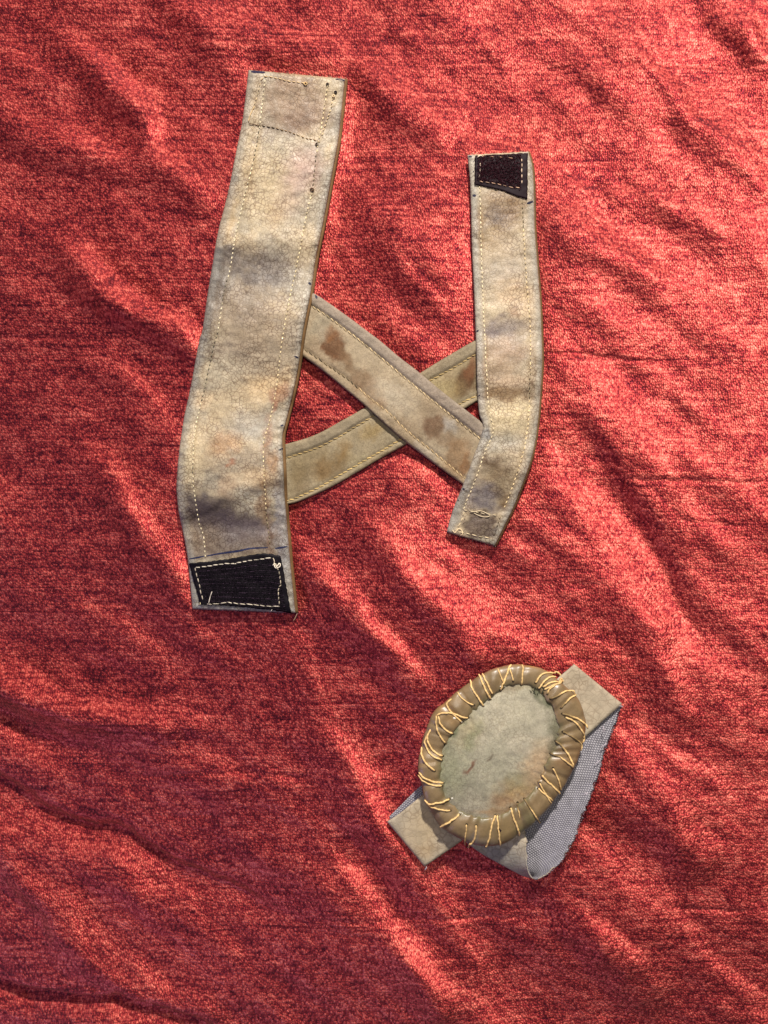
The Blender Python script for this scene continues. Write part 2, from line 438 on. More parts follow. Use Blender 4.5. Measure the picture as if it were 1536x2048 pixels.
gx = np.arange(-400, PW + 400, 8.0); gy = np.arange(-400, PH + 400, 8.0)
GX, GY = np.meshgrid(gx, gy)
mask = np.zeros(GX.shape)
RINGU = [(776,1640),(852,1731),(915,1692),(960,1720),(1050,1758),(1075,1760),(1120,1728),(1150,1680),(1180,1590),(1210,1500),(1243,1410),(1147,1329),(1017,1329)]
for poly in (WL + WR[::-1], NL + NR[::-1], AU + AL[::-1], BU + BL[::-1], PO, RINGU):
    mask = np.maximum(mask, poly_mask(GX, GY, poly).astype(float))
k = np.exp(-(np.arange(-6, 7) / 2.6) ** 2); k /= k.sum()
for _ in range(2):
    mask = np.apply_along_axis(lambda a: np.convolve(a, k, 'same'), 0, mask)
    mask = np.apply_along_axis(lambda a: np.convolve(a, k, 'same'), 1, mask)
def press(px, py):
    fx = np.clip((px - gx[0]) / 8, 0, len(gx) - 1.001); fy = np.clip((py - gy[0]) / 8, 0, len(gy) - 1.001)
    ix = fx.astype(int); iy = fy.astype(int); fx = fx - ix; fy = fy - iy
    v = (mask[iy, ix] * (1 - fx) + mask[iy, ix + 1] * fx) * (1 - fy) + (mask[iy + 1, ix] * (1 - fx) + mask[iy + 1, ix + 1] * fx) * fy
    return np.clip(v * 1.25, 0, 1)

def cloth_h(px, py):
    shp = px.shape; px = px.ravel(); py = py.ravel()
    h = np.zeros(px.shape)
    # ripples running down to the right
    a = math.radians(40); px = px + 40 * (fbm(px / 300, py / 300, 83, 2) - .5); u = px * math.cos(a) + py * math.sin(a); w = -px * math.sin(a) + py * math.cos(a)
    h += 26 * (fbm(u / 300, w / 120, 3, 3) - .5)*1.15 + 4.5 * (fbm(u / 190, w / 52, 9, 2) - .5)
    h += 40 * (fbm(px / 620, py / 520, 21, 2) - .5)
    wx = px + 22 * (fbm(px / 60, py / 60, 31, 3) - .5); wy = py + 22 * (fbm(px / 60, py / 60, 41, 3) - .5)
    for line, su, sl, hh in CREST:
        L = spline(line, step=22)
        x0, y0 = L.min(0) - 140; x1, y1 = L.max(0) + 140
        m = (px > x0) & (px < x1) & (py > y0) & (py < y1)
        d, s, t = seg_dist(wx[m], wy[m], L)
        sig = np.where(s > 0, sl * 1.35, su * 1.1)
        end = smooth(-.02, .35, t) * smooth(-.02, .35, 1 - t)
        if line[0][0] < 0: end = smooth(-.02, .35, 1 - t)
        mod = .75 + .5 * vnoise(t * 7, t * 0, 51)
        h[m] += 2.15*hh * end * mod * np.exp(-(d / sig) ** 2)
    for line, hh in GROOVE:
        L = spline(line, step=40)
        x0, y0 = L.min(0) - 30; x1, y1 = L.max(0) + 30
        m = (px > x0) & (px < x1) & (py > y0) & (py < y1)
        d, s, t = seg_dist(px[m], py[m] + 5 * (vnoise(px[m] / 22, py[m] * 0, 61) - .5), L)
        h[m] -= 1.7 * hh * smooth(0, .15, t) * smooth(0, .15, 1 - t) * np.exp(-(d / 4.0) ** 2)
    h += 1.2 * (fbm(px / 16, py / 9, 71, 2) - .5)
    pr = press(px, py)
    h = h * (1 - .93 * pr) - 3 * pr
    return h.reshape(shp)

xs = np.concatenate([np.linspace(-1500, -40, 90, endpoint=False), np.arange(-40, PW + 40, 3.6), np.linspace(PW + 41, PW + 1500, 90)])
ys = np.concatenate([np.linspace(-1400, -40, 90, endpoint=False), np.arange(-40, PH + 40, 3.6), np.linspace(PH + 41, PH + 1400, 90)])
CX, CY = np.meshgrid(xs, ys)
CH = cloth_h(CX, CY)
cv = P(CX.ravel(), CY.ravel(), 0); cv[:, 2] = CH.ravel() * S
cloth = mesh_obj('velvet_cloth', cv, grid_faces(len(ys), len(xs), flip=True), M_CLOTH, kind='structure')
cloth['label'] = 'crumpled salmon to crimson chenille velvet cloth under the leather pieces'

# ------------------------------------------------------------------ dye colours, with some shade and cool light painted in
SRGB = lambda r, g, b: np.array([((c / 255 + .055) / 1.055) ** 2.4 if c > 10 else c / 255 / 12.92 for c in (r, g, b)])
def dye(px, py, base, second, blobs, seed, tint=None):
    n = fbm(px / 62, py / 62, seed, 4)[:, None]
    c = base + (second - base) * smooth(.34, .66, n)
    wx = px + 26 * (fbm(px / 17, py / 17, seed + 5, 4) - .5); wy = py + 26 * (fbm(px / 17, py / 17, seed + 9, 4) - .5)
    for x, y, rx, ry, rot, col, st, soft in blobs:
        a = math.radians(rot); dx = wx - x; dy = wy - y
        u = (dx * math.cos(a) + dy * math.sin(a)) / rx; w = (-dx * math.sin(a) + dy * math.cos(a)) / ry
        f = st * (1 - smooth(1 - soft, 1 + soft, np.hypot(u, w)))
        g = .72 + .56 * fbm(px / 7, py / 7, seed + 13, 3)
        f = np.clip(f * g, 0, 1)[:, None]
        c = c * (1 - f) + np.asarray(col) * f
    return c

def build_strap(name, LE, RE, parent, mat, z0, thick, roll, seams, dyef, insetR=0, step=3.2, groove=1.6, puff=1.5, wrinkle=1.2, label=None, bandedge=None):
    Lp = spline(LE, step=step); n = len(Lp); Rp = spline(RE, n=n)
    m = max(8, int(np.linalg.norm(Rp - Lp, axis=1).mean() / step))
    # closer vertices near the rolled edges
    u = np.linspace(0, 1, m + 1); u = u - .09 * np.sin(2 * math.pi * u)
    w = np.linalg.norm(Rp - Lp, axis=1)
    Rp = Rp - (Rp - Lp) / w[:, None] * insetR
    w = w - insetR
    # slightly uneven cut edges
    g = np.arange(n) * step
    q = Lp[:, None, :] * (1 - u[None, :, None]) + Rp[:, None, :] * u[None, :, None]
    px = q[..., 0].ravel(); py = q[..., 1].ravel()
    uu = np.tile(u, n); ww = np.repeat(w, len(u))
    eL = uu * ww; eR = (1 - uu) * ww
    row = np.repeat(np.arange(n), len(u)) * step; total = (n - 1) * step
    e = np.minimum(np.minimum(eL, eR), np.minimum(row, total - row) * 1.3 + 1.2)
    prof = np.sqrt(np.clip(1 - (1 - np.clip(e / roll, 0, 1)) ** 2, 0, 1))
    base = z0(px, py)
    z = base + thick * (.35 + .65 * prof) + puff * np.sin(math.pi * np.clip(uu, 0, 1)) 
    z += wrinkle * 2.4 * (fbm(px / 30, py / 22, 5, 3) - .5) + wrinkle * 1.3 * (fbm(px / 9, py / 7, 6, 2) - .5)
    z += wrinkle * .9 * smooth(26, 8, np.minimum(eL, eR)) * (fbm(px / 40, py / 5.5, 66, 2) - .5) * 2
    for s in seams:
        d, _, _ = seg_dist(px, py, spline(s, step=12))
        z -= groove * np.exp(-(d / 3.4) ** 2)
    if bandedge:
        for s, side, amt in bandedge:      # raised rolled hems outside the seam
            d, sd, _ = seg_dist(px, py, spline(s, step=12))
            hem = np.where(sd == side, smooth(0, 7, d), 0)
            z += amt * hem
    top = P(px, py, z)
    M_ = len(u)
    idx = np.arange(n * M_).reshape(n, M_)
    loop = list(idx[0, :]) + list(idx[1:, -1]) + list(idx[-1, :-1][::-1]) + list(idx[1:-1, 0][::-1])
    low = P(px[loop], py[loop], base[loop] - .5)
    verts = np.vstack([top, low])
    f = grid_faces(n, M_, flip=True).tolist()
    off = n * M_; K = len(loop)
    f += [[loop[i], loop[(i + 1) % K], off + (i + 1) % K, off + i] for i in range(K)]
    pos = {v: i for i, v in enumerate(loop)}
    for i in range(n - 1):
        f.append([off + pos[idx[i, 0]], off + pos[idx[i, -1]], off + pos[idx[i + 1, -1]], off + pos[idx[i + 1, 0]]])
    allx = np.concatenate([px, px[loop]]); ally = np.concatenate([py, py[loop]])
    col = dyef(allx, ally)
    o = mesh_obj(name, verts, f, mat, parent, colors=col, label=label)
    tri = [tuple(q) for q in grid_faces(n, M_, flip=True).tolist()]
    return o, BVHTree.FromPolygons([tuple(v) for v in top], tri)

def hit(bvh, px, py, lift=0.0):
    """the point of a surface seen at that spot, raised by lift px"""
    p = P(px, py, 0); o = Vector((0, 0, H)); d = (Vector(p) - o).normalized()
    for dx, dy in ((0, 0), (2, 0), (-2, 0), (0, 2), (0, -2), (5, 0), (-5, 0), (0, 5), (0, -5)):
        pp = Vector(P(px + dx, py + dy, 0)); dd = (pp - o).normalized()
        loc, nrm, i, dist = bvh.ray_cast(o, dd)
        if loc is not None:
            z = loc.z / S + lift
            return P(px, py, z)
    return P(px, py, 14 + lift)

def seam(name, line, bvh, parent, ln=7.5, gap=3.0, r=1.15, slant=0.0, col=(205,180,135), dark=None, lift=.5, jitter=.5, n=None, mat=None):
    L = spline(line, step=1.0); B = Batch(); i = 0
    base = SRGB(*col)
    while i + ln < len(L):
        l2 = ln * random.uniform(.85, 1.1)
        j = min(len(L) - 1, int(i + l2)); pts = []
        a = L[int(i)]; b = L[j]; t = (b - a); t = t / (np.linalg.norm(t) + 1e-9); nn = np.array([-t[1], t[0]])
        sj = random.uniform(-jitter, jitter)
        for q in np.linspace(0, 1, 5):
            p = a * (1 - q) + b * q + nn * (slant * (q - .5) * 2 + sj)
            arch = math.sin(math.pi * q)
            pts.append(hit(bvh, p[0], p[1], lift - 1.0 + 1.7 * arch))
        c = base * random.uniform(.6, .98)
        y = a[1]
        if dark and any(d0 <= y <= d1 for d0, d1 in dark): c = base * random.uniform(.10, .3)
        elif random.random() < .06: c = base * .45
        v, f = tube_geo(pts, r * S, 6)
        B.add(v, f, c); i += l2 + gap * random.uniform(.8, 1.2)
    return B.build(name, mat or M_THREAD, parent, kind='stuff')

def thread(name, pts, bvh, parent, r=1.2, col=(215,200,165), lift=1.0, step=3):
    L = spline(pts, step=step)
    v, f = tube_geo([hit(bvh, p[0], p[1], lift + 1.0 * math.sin(i * 1.3)) for i, p in enumerate(L)], r * S, 6)
    B = Batch(); B.add(v, f, SRGB(*col)); return B.build(name, M_THREAD, parent)

def patch_on(name, corners, bvh, parent, thick, col, mat, n=40, m=26, ragged=.8):
    """a flat piece sewn on top: corners tl,tr,br,bl (lists of points for each side)"""
    top, bot = spline(corners[0], n=n), spline(corners[1], n=n)
    v = np.linspace(0, 1, m)
    q = top[None] * (1 - v[:, None, None]) + bot[None] * v[:, None, None]
    px = q[..., 0].ravel(); py = q[..., 1].ravel()
    jj, ii = np.meshgrid(np.arange(n), np.arange(m))
    edge = ((ii == 0) | (ii == m - 1) | (jj == 0) | (jj == n - 1)).ravel()
    px = px + np.where(edge, RNG.uniform(-ragged, ragged, px.shape), 0); py = py + np.where(edge, RNG.uniform(-ragged, ragged, px.shape), 0)
    tp = np.array([hit(bvh, a, b, thick) for a, b in zip(px, py)])
    idx = np.arange(n * m).reshape(m, n)
    loop = list(idx[0]) + list(idx[1:, -1]) + list(idx[-1, :-1][::-1]) + list(idx[1:-1, 0][::-1])
    low = tp[loop].copy(); low[:, 2] -= (thick + 1.5) * S
    f = grid_faces(m, n, flip=True).tolist(); off = n * m; K = len(loop)
    f += [[loop[i], loop[(i + 1) % K], off + (i + 1) % K, off + i] for i in range(K)]
    vv = np.vstack([tp, low])
    o = mesh_obj(name, vv, f, mat, parent, colors=np.broadcast_to(SRGB(*col), (len(vv), 3)))
    return o, BVHTree.FromPolygons([tuple(a) for a in tp], [tuple(a) for a in grid_faces(m, n, flip=True).tolist()]), q

def ink(pts_list, bvh, parent, r=1.5, col=(30, 30, 52), name='pen_mark'):
    for pts in pts_list:
        w = r
        if len(pts) and isinstance(pts[-1], (int, float)): w = pts[-1]; pts = pts[:-1]
        L = spline(pts, step=2.0); n = len(L)
        t = np.gradient(L, axis=0); t /= np.linalg.norm(t, axis=1)[:, None] + 1e-9; nn = np.stack([-t[:, 1], t[:, 0]], -1)
        V = []
        for i in range(n):
            ww = w * (.55 + .45 * math.sin(math.pi * i / max(1, n - 1))) * random.uniform(.8, 1.2)
            for s in (-1, 0, 1):
                p = L[i] + nn[i] * ww * s; V.append(hit(bvh, p[0], p[1], .35))
        o = mesh_obj(name, V, grid_faces(n, 3).tolist(), M_INK, parent, colors=np.broadcast_to(SRGB(*col), (len(V), 3)))

# ------------------------------------------------------------------ the harness of straps
HT = P(760, 700, 0)
harness = empty('strap_harness', tuple(HT), 'stained beige leather harness of two upright straps joined by two crossing bands on red velvet', 'leather harness')

BEI = SRGB(172,160,138); TAN = SRGB(196,176,142); GRY = SRGB(116,104,94); BRN = SRGB(140,104,70); RED = SRGB(158,98,66)
PNK = SRGB(196,160,148); BLU = SRGB(98,98,118); OLV = SRGB(158,142,108); PALE = SRGB(214,204,178); LGY = SRGB(186,182,172)
KHA = SRGB(140,120,92); UMB = SRGB(84,62,46)
w_blobs = [
 (590,200,62,62,8,SRGB(158,132,106),.85,.28),(505,190,18,52,8,SRGB(182,160,128),.7,.5),(620,235,50,32,0,SRGB(140,112,92),.5,.6),
 (570,330,60,40,0,TAN,.7,.7),(612,335,34,40,0,PNK,.55,.7),(580,385,26,50,10,PNK,.4,.7),(548,430,18,22,25,BRN,.55,.5),
 (530,400,50,60,0,SRGB(222,196,150),.55,.8),(600,480,44,28,0,TAN,.65,.7),(455,430,16,60,12,SRGB(186,158,116),.7,.5),(500,350,12,60,12,SRGB(184,158,118),.6,.5),
 (515,540,86,42,8,SRGB(114,102,92),.95,.65),(450,512,40,22,0,GRY,.9,.5),(425,595,24,80,10,SRGB(92,80,70),1.0,.45),(480,610,60,40,0,SRGB(140,124,106),.7,.6),(600,575,26,40,8,SRGB(196,184,160),.5,.8),
 (520,640,60,50,0,SRGB(172,150,124),.55,.8),(470,700,40,18,0,SRGB(150,132,120),.45,.7),(520,720,70,40,10,SRGB(186,172,150),.5,.8),
 (440,740,40,30,0,PALE,.4,.8),(540,770,50,26,-10,SRGB(222,190,142),.75,.7),(560,785,24,14,-35,RED,.55,.5),(548,810,9,12,0,RED,.6,.5),
 (400,800,20,20,0,SRGB(228,200,160),.7,.5),(420,880,60,40,0,SRGB(218,190,146),.55,.8),(450,890,34,22,-30,SRGB(186,138,92),.55,.6),
 (432,885,16,16,-40,SRGB(140,104,70),.4,.7),(536,870,8,40,8,SRGB(158,104,64),.6,.6),(500,850,40,24,0,LGY,.5,.8),(490,925,60,26,0,SRGB(152,138,122),.55,.7),
 (460,925,6,5,0,RED,.8,.5),(545,925,14,18,0,SRGB(190,142,92),.6,.7),(380,930,22,60,0,SRGB(216,198,160),.6,.6),
 (500,985,50,30,20,PALE,.85,.8),(455,975,18,26,0,SRGB(176,140,104),.5,.7),(512,960,40,20,0,SRGB(194,156,108),.5,.8),(528,1010,10,50,0,SRGB(150,108,66),.65,.6),
 (400,1010,48,26,20,SRGB(98,86,78),.9,.6),(430,1035,64,30,10,SRGB(84,74,78),.9,.6),(500,1065,60,26,8,SRGB(106,92,98),.85,.5),(470,1075,30,18,0,BLU,.5,.7),
 (405,1085,36,28,0,SRGB(128,106,84),.8,.5),(470,1100,80,16,-8,SRGB(124,108,96),.7,.6),(538,1075,9,36,5,SRGB(128,88,52),.75,.5),
 (562,1112,12,8,20,SRGB(112,74,46),.8,.3),(566,1060,14,90,-4,SRGB(168,166,168),.7,.4),(388,1175,14,60,-8,SRGB(152,150,142),.7,.4),(560,1180,60,60,0,SRGB(148,148,148),.4,.5),
 (465,1062,110,44,8,SRGB(112,96,84),.7,.6),(480,1045,60,16,12,SRGB(84,74,82),.6,.7),(520,680,70,60,10,SRGB(160,140,114),.5,.8),(470,620,50,40,0,SRGB(142,126,106),.5,.8),(575,250,50,20,-15,SRGB(132,106,86),.5,.7),
 (480,1220,120,10,2,SRGB(150,152,162),.6,.4),  # bluish strip on the bottom edge: cool light put into the colour
]
def hem(c, px, py, A, B_):
    d = np.minimum(seg_dist(px, py, A)[0], seg_dist(px, py, B_)[0])
    g = (smooth(22, 6, d) * .55)[:, None]
    return c * (1 - g) + SRGB(158,154,146) * g
def dye_w(px, py):
    c = dye(px, py, BEI, TAN, w_blobs, 100)
    return hem(c, px, py, WL, WR) * .72 * np.array([.98, .985, .985])
n_blobs = [
 (1000,420,40,60,0,SRGB(146,118,86),.75,.5),(985,425,14,14,0,UMB,.55,.6),(1000,440,24,20,0,SRGB(104,80,62),.6,.6),(1030,415,18,26,10,SRGB(132,98,62),.6,.5),
 (958,460,9,44,0,SRGB(146,112,68),.75,.4),(975,480,26,22,0,SRGB(156,128,90),.6,.5),(1062,440,14,34,0,SRGB(156,140,118),.6,.6),
 (1020,500,40,30,0,SRGB(184,160,130),.5,.8),(1010,545,50,26,0,SRGB(174,158,140),.5,.8),(1030,590,34,36,0,SRGB(214,180,140),.6,.8),(990,620,30,16,0,TAN,.5,.7),
 (1028,620,10,10,0,SRGB(136,94,62),.6,.6),(1010,655,40,22,0,SRGB(126,110,104),.75,.6),(985,665,18,10,0,SRGB(110,94,94),.5,.6),
 (1010,700,44,26,0,SRGB(168,136,110),.7,.7),(1000,740,36,20,-20,SRGB(142,112,84),.6,.7),(1020,765,36,18,0,SRGB(206,176,144),.7,.7),(1005,790,48,14,0,SRGB(142,108,70),.75,.6),
 (1020,825,44,20,0,SRGB(222,198,152),.8,.7),(1010,855,50,14,0,SRGB(206,184,142),.6,.8),(970,735,5,60,0,SRGB(152,116,76),.6,.5),(1066,760,8,70,0,SRGB(150,120,84),.4,.6),
 (1000,885,44,18,0,SRGB(154,144,124),.7,.7),(975,870,12,14,0,SRGB(134,130,128),.8,.5),(982,925,26,14,10,SRGB(92,66,42),.8,.5),(1005,945,20,10,0,SRGB(98,74,50),.6,.6),
 (990,960,44,24,20,SRGB(138,114,82),.6,.7),(985,985,30,10,5,SRGB(84,62,44),.7,.5),(960,990,30,24,20,SRGB(126,116,116),.7,.6),(1014,1005,14,16,20,SRGB(118,86,52),.7,.5),
 (965,1012,44,12,10,SRGB(100,90,96),.6,.6),(960,1050,38,24,12,SRGB(92,74,62),.9,.2),(948,1046,16,12,12,SRGB(110,92,80),.4,.6),
 (910,1030,10,70,22,SRGB(150,140,126),.7,.4),(1022,1050,10,60,22,SRGB(154,146,134),.7,.4),(950,1080,60,8,12,SRGB(152,144,126),.7,.4),
]
def dye_n(px, py): return hem(dye(px, py, SRGB(178,160,132), SRGB(190,168,136), n_blobs, 200), px, py, NL, NR) * .80 * np.array([.95, .985, 1.0])
SB1 = SRGB(152,134,108); SB2 = SRGB(164,148,122)
a_blobs = [
 (668,690,22,34,-25,SRGB(108,78,54),1.0,.25),(690,715,12,34,-28,SRGB(122,96,70),.7,.35),(725,760,26,20,30,SRGB(124,98,72),.7,.4),(745,790,20,26,-20,SRGB(128,102,76),.6,.45),
 (660,670,14,20,0,SRGB(128,90,58),.6,.3),(765,808,12,12,0,SRGB(130,96,60),.5,.4),
 (865,855,24,22,0,SRGB(116,90,68),.9,.25),(890,880,34,16,35,SRGB(128,106,82),.65,.4),(915,915,26,34,0,SRGB(134,104,72),.6,.3),(930,930,10,30,20,SRGB(120,84,52),.6,.4),  # thin brown strip at the narrow strap's edge is its painted shadow
 (900,850,20,14,35,SRGB(168,162,152),.6,.4),(780,790,44,24,35,SRGB(176,164,142),.6,.6),(640,650,22,26,30,SRGB(156,146,124),.6,.6),(850,905,24,14,35,SRGB(168,156,138),.6,.5),
]
def dye_a(px, py):
    c = .86 * dye(px, py, SB1, SB2, a_blobs, 300)
    d, s, t = seg_dist(px, py, spline(ASU, step=20))
    f = (np.where(s < 0, smooth(0, 5, d), 0) * .75)[:, None]
    return c * (1 - f) + SRGB(136,124,112) * f
b_blobs = [
 (665,930,34,22,-25,SRGB(116,92,56),.7,.6),(640,940,20,20,0,SRGB(122,92,52),.5,.6),(690,905,16,20,0,SRGB(134,104,58),.5,.5),(745,860,26,16,-30,SRGB(146,122,74),.6,.6),
 (930,760,20,34,20,SRGB(98,74,50),.95,.3),(942,730,12,26,10,SRGB(112,74,48),.7,.3),(905,775,20,20,0,SRGB(150,130,88),.5,.6),(600,960,20,30,0,SRGB(118,98,66),.5,.6),
 (712,930,26,22,-25,SRGB(156,144,114),.6,.5),(870,780,26,20,-30,SRGB(168,152,112),.6,.6),
]
def dye_b(px, py):
    c = .84 * dye(px, py, SRGB(144,128,98), SRGB(154,140,112), b_blobs, 400)
    d, s, t = seg_dist(px, py, spline(BSU, step=20))
    f = (np.where(s < 0, smooth(0, 5, d), 0) * .8)[:, None]
    return c * (1 - f) + SRGB(132,120,98) * f

def zB(px, py): return 6.5 + 2 * np.sin(px / 60.0)
def zA(px, py):
    d, _, _ = seg_dist(px, py, [(700,900),(830,815),(960,740)])
    return 9 + 9.5 * smooth(110, 20, d)
def zW(px, py):
    z = 0 + 13 * np.exp(-((py - 650) / 90.0) ** 2) + 12.5 * np.exp(-((py - 930) / 75.0) ** 2)
    z += 3.5 * np.exp(-((py - 480) / 26.0) ** 2) - 2 * np.exp(-((py - 545) / 26.0) ** 2) + 4.5 * np.exp(-((py - 985 + .35 * (px - 460)) / 22.0) ** 2) - 3.5 * np.exp(-((py - 1050) / 24.0) ** 2)
    z += 3 * np.exp(-((py - 800 + .45 * (px - 560)) / 22.0) ** 2) - 2 * np.exp(-((py - 845 + .3 * (px - 460)) / 20.0) ** 2)
    z += 2 * np.exp(-((py - 330) / 40.0) ** 2) - 1.5 * np.exp(-((py - 260) / 18.0) ** 2) + 2.5 * np.exp(-((py - 160) / 30.0) ** 2)
    return 3 + z * 1.6
def zN(px, py):
    z = 4 + 13 * np.exp(-((py - 735) / 80.0) ** 2) + 16 * np.exp(-((py - 915) / 70.0) ** 2)
    z += 3.0 * np.exp(-((py - 835) / 16.0) ** 2) - 2.0 * np.exp(-((py - 795) / 14.0) ** 2) - 2 * np.exp(-((py - 880) / 13.0) ** 2)
    z += 2.5 * np.exp(-((py - 625) / 18.0) ** 2) - 2 * np.exp(-((py - 668) / 16.0) ** 2) + 1.6 * np.exp(-((py - 765) / 10.0) ** 2)
    z += 2 * np.exp(-((py - 330) / 26.0) ** 2) - 1 * np.exp(-((py - 430) / 20.0) ** 2)
    return z

bB, tB = build_strap('crossing_band', BU, BL, harness, M_SUEDE, zB, 8.5, 8, [BSU, BSL], dye_b, groove=2.4, puff=0, wrinkle=.9,
                     bandedge=[(BSU, -1, 2.6), (BSL, 1, 1.0)], label='olive brown band passing underneath the other band')
bA, tA = build_strap('crossing_band', AU, AL, harness, M_SUEDE, zA, 8.5, 8, [ASU, ASL], dye_a, groove=2.4, puff=0, wrinkle=.9,
                     bandedge=[(ASU, -1, 2.8), (ASL, 1, 1.2)], label='grey brown band lying on top of the other band')
seam('stitching', BSU, tB, bB, 10, 1.2, 1.0, 1.3, (186,160,106))
seam('stitching', BSL, tB, bB, 10, 1.0, 1.15, 1.5, (214,184,118))
seam('stitching', ASU, tA, bA, 10, 1.0, 1.1, 1.4, (216,192,146))
seam('stitching', ASL, tA, bA, 10, 1.2, 1.1, 1.6, (204,176,130), dark=[(690, 775)])

# wide strap: lower layer shows as a thin brown line at the right edge
def flat(c): return lambda px, py: np.broadcast_to(SRGB(*c), (len(px), 3)) * (.8 + .4 * fbm(px / 12, py / 12, 8, 2))[:, None]
inL = lambda E, k: [(x + k, y) for x, y in E]
wide, tW = build_strap('wide_strap', WL, WR, harness, M_LEATHER, lambda x, y: zW(x, y) + 6.5, 9.5, 11, [WSL, WSR], dye_w, insetR=6.0, groove=1.5, puff=1.0, wrinkle=1.5,
                       label='wide leather strap with a black hook patch at its lower end')
build_strap('lower_layer', inL(WL, 5), WR, wide, M_EDGE, lambda x, y: zW(x, y) - .5, 5.0, 2.0, [], flat((104,78,48)), insetR=0, step=6, puff=0, wrinkle=.3)
narrow, tN = build_strap('narrow_strap', NL, NR, harness, M_LEATHER, lambda x, y: zN(x, y) + 5.0, 7.0, 8, [NSL, NSR], dye_n, insetR=3.5, groove=1.6, puff=1.0, wrinkle=1.3,
                         label='narrow leather strap with a black loop patch at its upper end')
build_strap('lower_layer', inL(NL, 4), NR, narrow, M_EDGE, lambda x, y: zN(x, y) - .5, 5.0, 2.0, [], flat((100,78,48)), insetR=0, step=6, puff=0, wrinkle=.3)

seam('stitching', WSL, tW, wide, 5.5, 4.0, 1.05, .25, (238,224,186), dark=[(262,316),(552,600),(655,800),(930,950)])
seam('stitching', WSR, tW, wide, 5.5, 4.0, 1.05, .25, (240,220,172), dark=[(300,382),(1015,1100)])
seam('stitching', NSL, tN, narrow, 6.5, 2.6, 1.05, .25, (242,224,182))
seam('stitching', NSR, tN, narrow, 6.5, 3.2, 1.05, .3, (238,212,162), dark=[(403,450),(735,800)])
# boxes of stitching at the ends
seam('stitching', [(522,162),(528,153),(540,154),(560,158),(580,163),(604,166),(612,167)], tW, wide, 8, 2, 1.2, .5, (206,178,132))
seam('stitching', [(520,166),(515,188),(510,205),(507,222)], tW, wide, 7, 3, .9, .3, (206,182,140))
thread('loose_thread', [(509,212),(502,226),(498,238),(497,243)], tW, wide, .8, (200,170,120))
thread('loose_thread', [(498,247),(508,249),(520,252)], tW, wide, .8, (90,66,44))
seam('stitching', [(516,251),(540,254),(560,259),(585,266),(610,276),(632,281),(645,286)], tW, wide, 7, 2, 1.0, .6, (150,122,86), dark=[(240,256)])
seam('stitching', [(669,188),(665,202),(661,220),(655,238),(648,258),(642,278)], tW, wide, 6, 2.5, 1.2, .4, (212,188,146))
for kx, ky, rr, cc in ((611,167,3.2,(196,164,112)),(655,168,2.4,(54,40,36)),(671,184,2.6,(44,34,34)),(667,192,2.6,(214,190,150)),(634,288,3.0,(72,54,40)),(624,379,3.6,(88,58,36))):
    B = Batch()
    for q in range(3):
        a0 = random.uniform(0, 6); pts = [hit(tW, kx + rr * math.cos(a0 + t), ky + rr * .8 * math.sin(a0 + t), 1.2 + .8 * q) for t in np.linspace(0, 4.5, 7)]
        v, f = tube_geo(pts, .95 * S, 5); B.add(v, f, SRGB(*cc))
    B.build('thread_knot', M_THREAD, wide)
seam('stitching', [(927,1020),(945,1022),(965,1027),(985,1030),(1001,1031)], tN, narrow, 10, 2, 1.1, .5, (208,190,156))
seam('stitching', [(928,1024),(921,1045),(912,1062),(925,1065),(950,1071),(975,1076),(986,1078)], tN, narrow, 9, 3.5, 1.1, .2, (216,196,158))
seam('stitching', [(1000,1034),(995,1052),(987,1074)], tN, narrow, 6, 3, .9, .4, (96,78,60))
seam('stitching', [(930,1034),(924,1056)], tN, narrow, 6, 3, .8, .2, (150,128,104))
thread('loose_thread', [(940,1024),(952,1023),(962,1022),(974,1027),(980,1032),(968,1034),(955,1030),(948,1026)], tN, narrow, .95, (196,178,146), 1.5)
thread('loose_thread', [(905,1060),(910,1066),(916,1058),(923,1060),(925,1068),(920,1072)], tN, narrow, 1.0, (222,200,160), 2)

ink([[(502,143),(515,144),(530,145),2.6],[(671,158),(680,159),(690,161),1.6],[(617,565),(622,569),2.2],[(589,712),(597,716),1.5],[(561,852),(567,850),1.9],
     [(558,900),(566,897),1.6]], tW, wide)
ink([[(378,1118),(395,1115),(409,1112),1.5],[(413,1112),(440,1107),(476,1102),(500,1097),(536,1095),1.9],[(550,1097),(575,1093),1.8]], tW, wide, col=(34,38,66))
ink([[(937,313),(944,313),1.8],[(945,391),(952,391),2.6],[(1054,407),(1066,403),2.2],[(953,664),(957,660),1.6],[(956,792),(960,790),1.2],[(925,977),(929,979),1.9],[(915,1001),(918,1001),1.4],[(946,323),(948,324),1.4],[(946,343),(948,343),2.0]], tN, narrow)
ink([[(631,590),(634,597),2.2]], tA, bA)

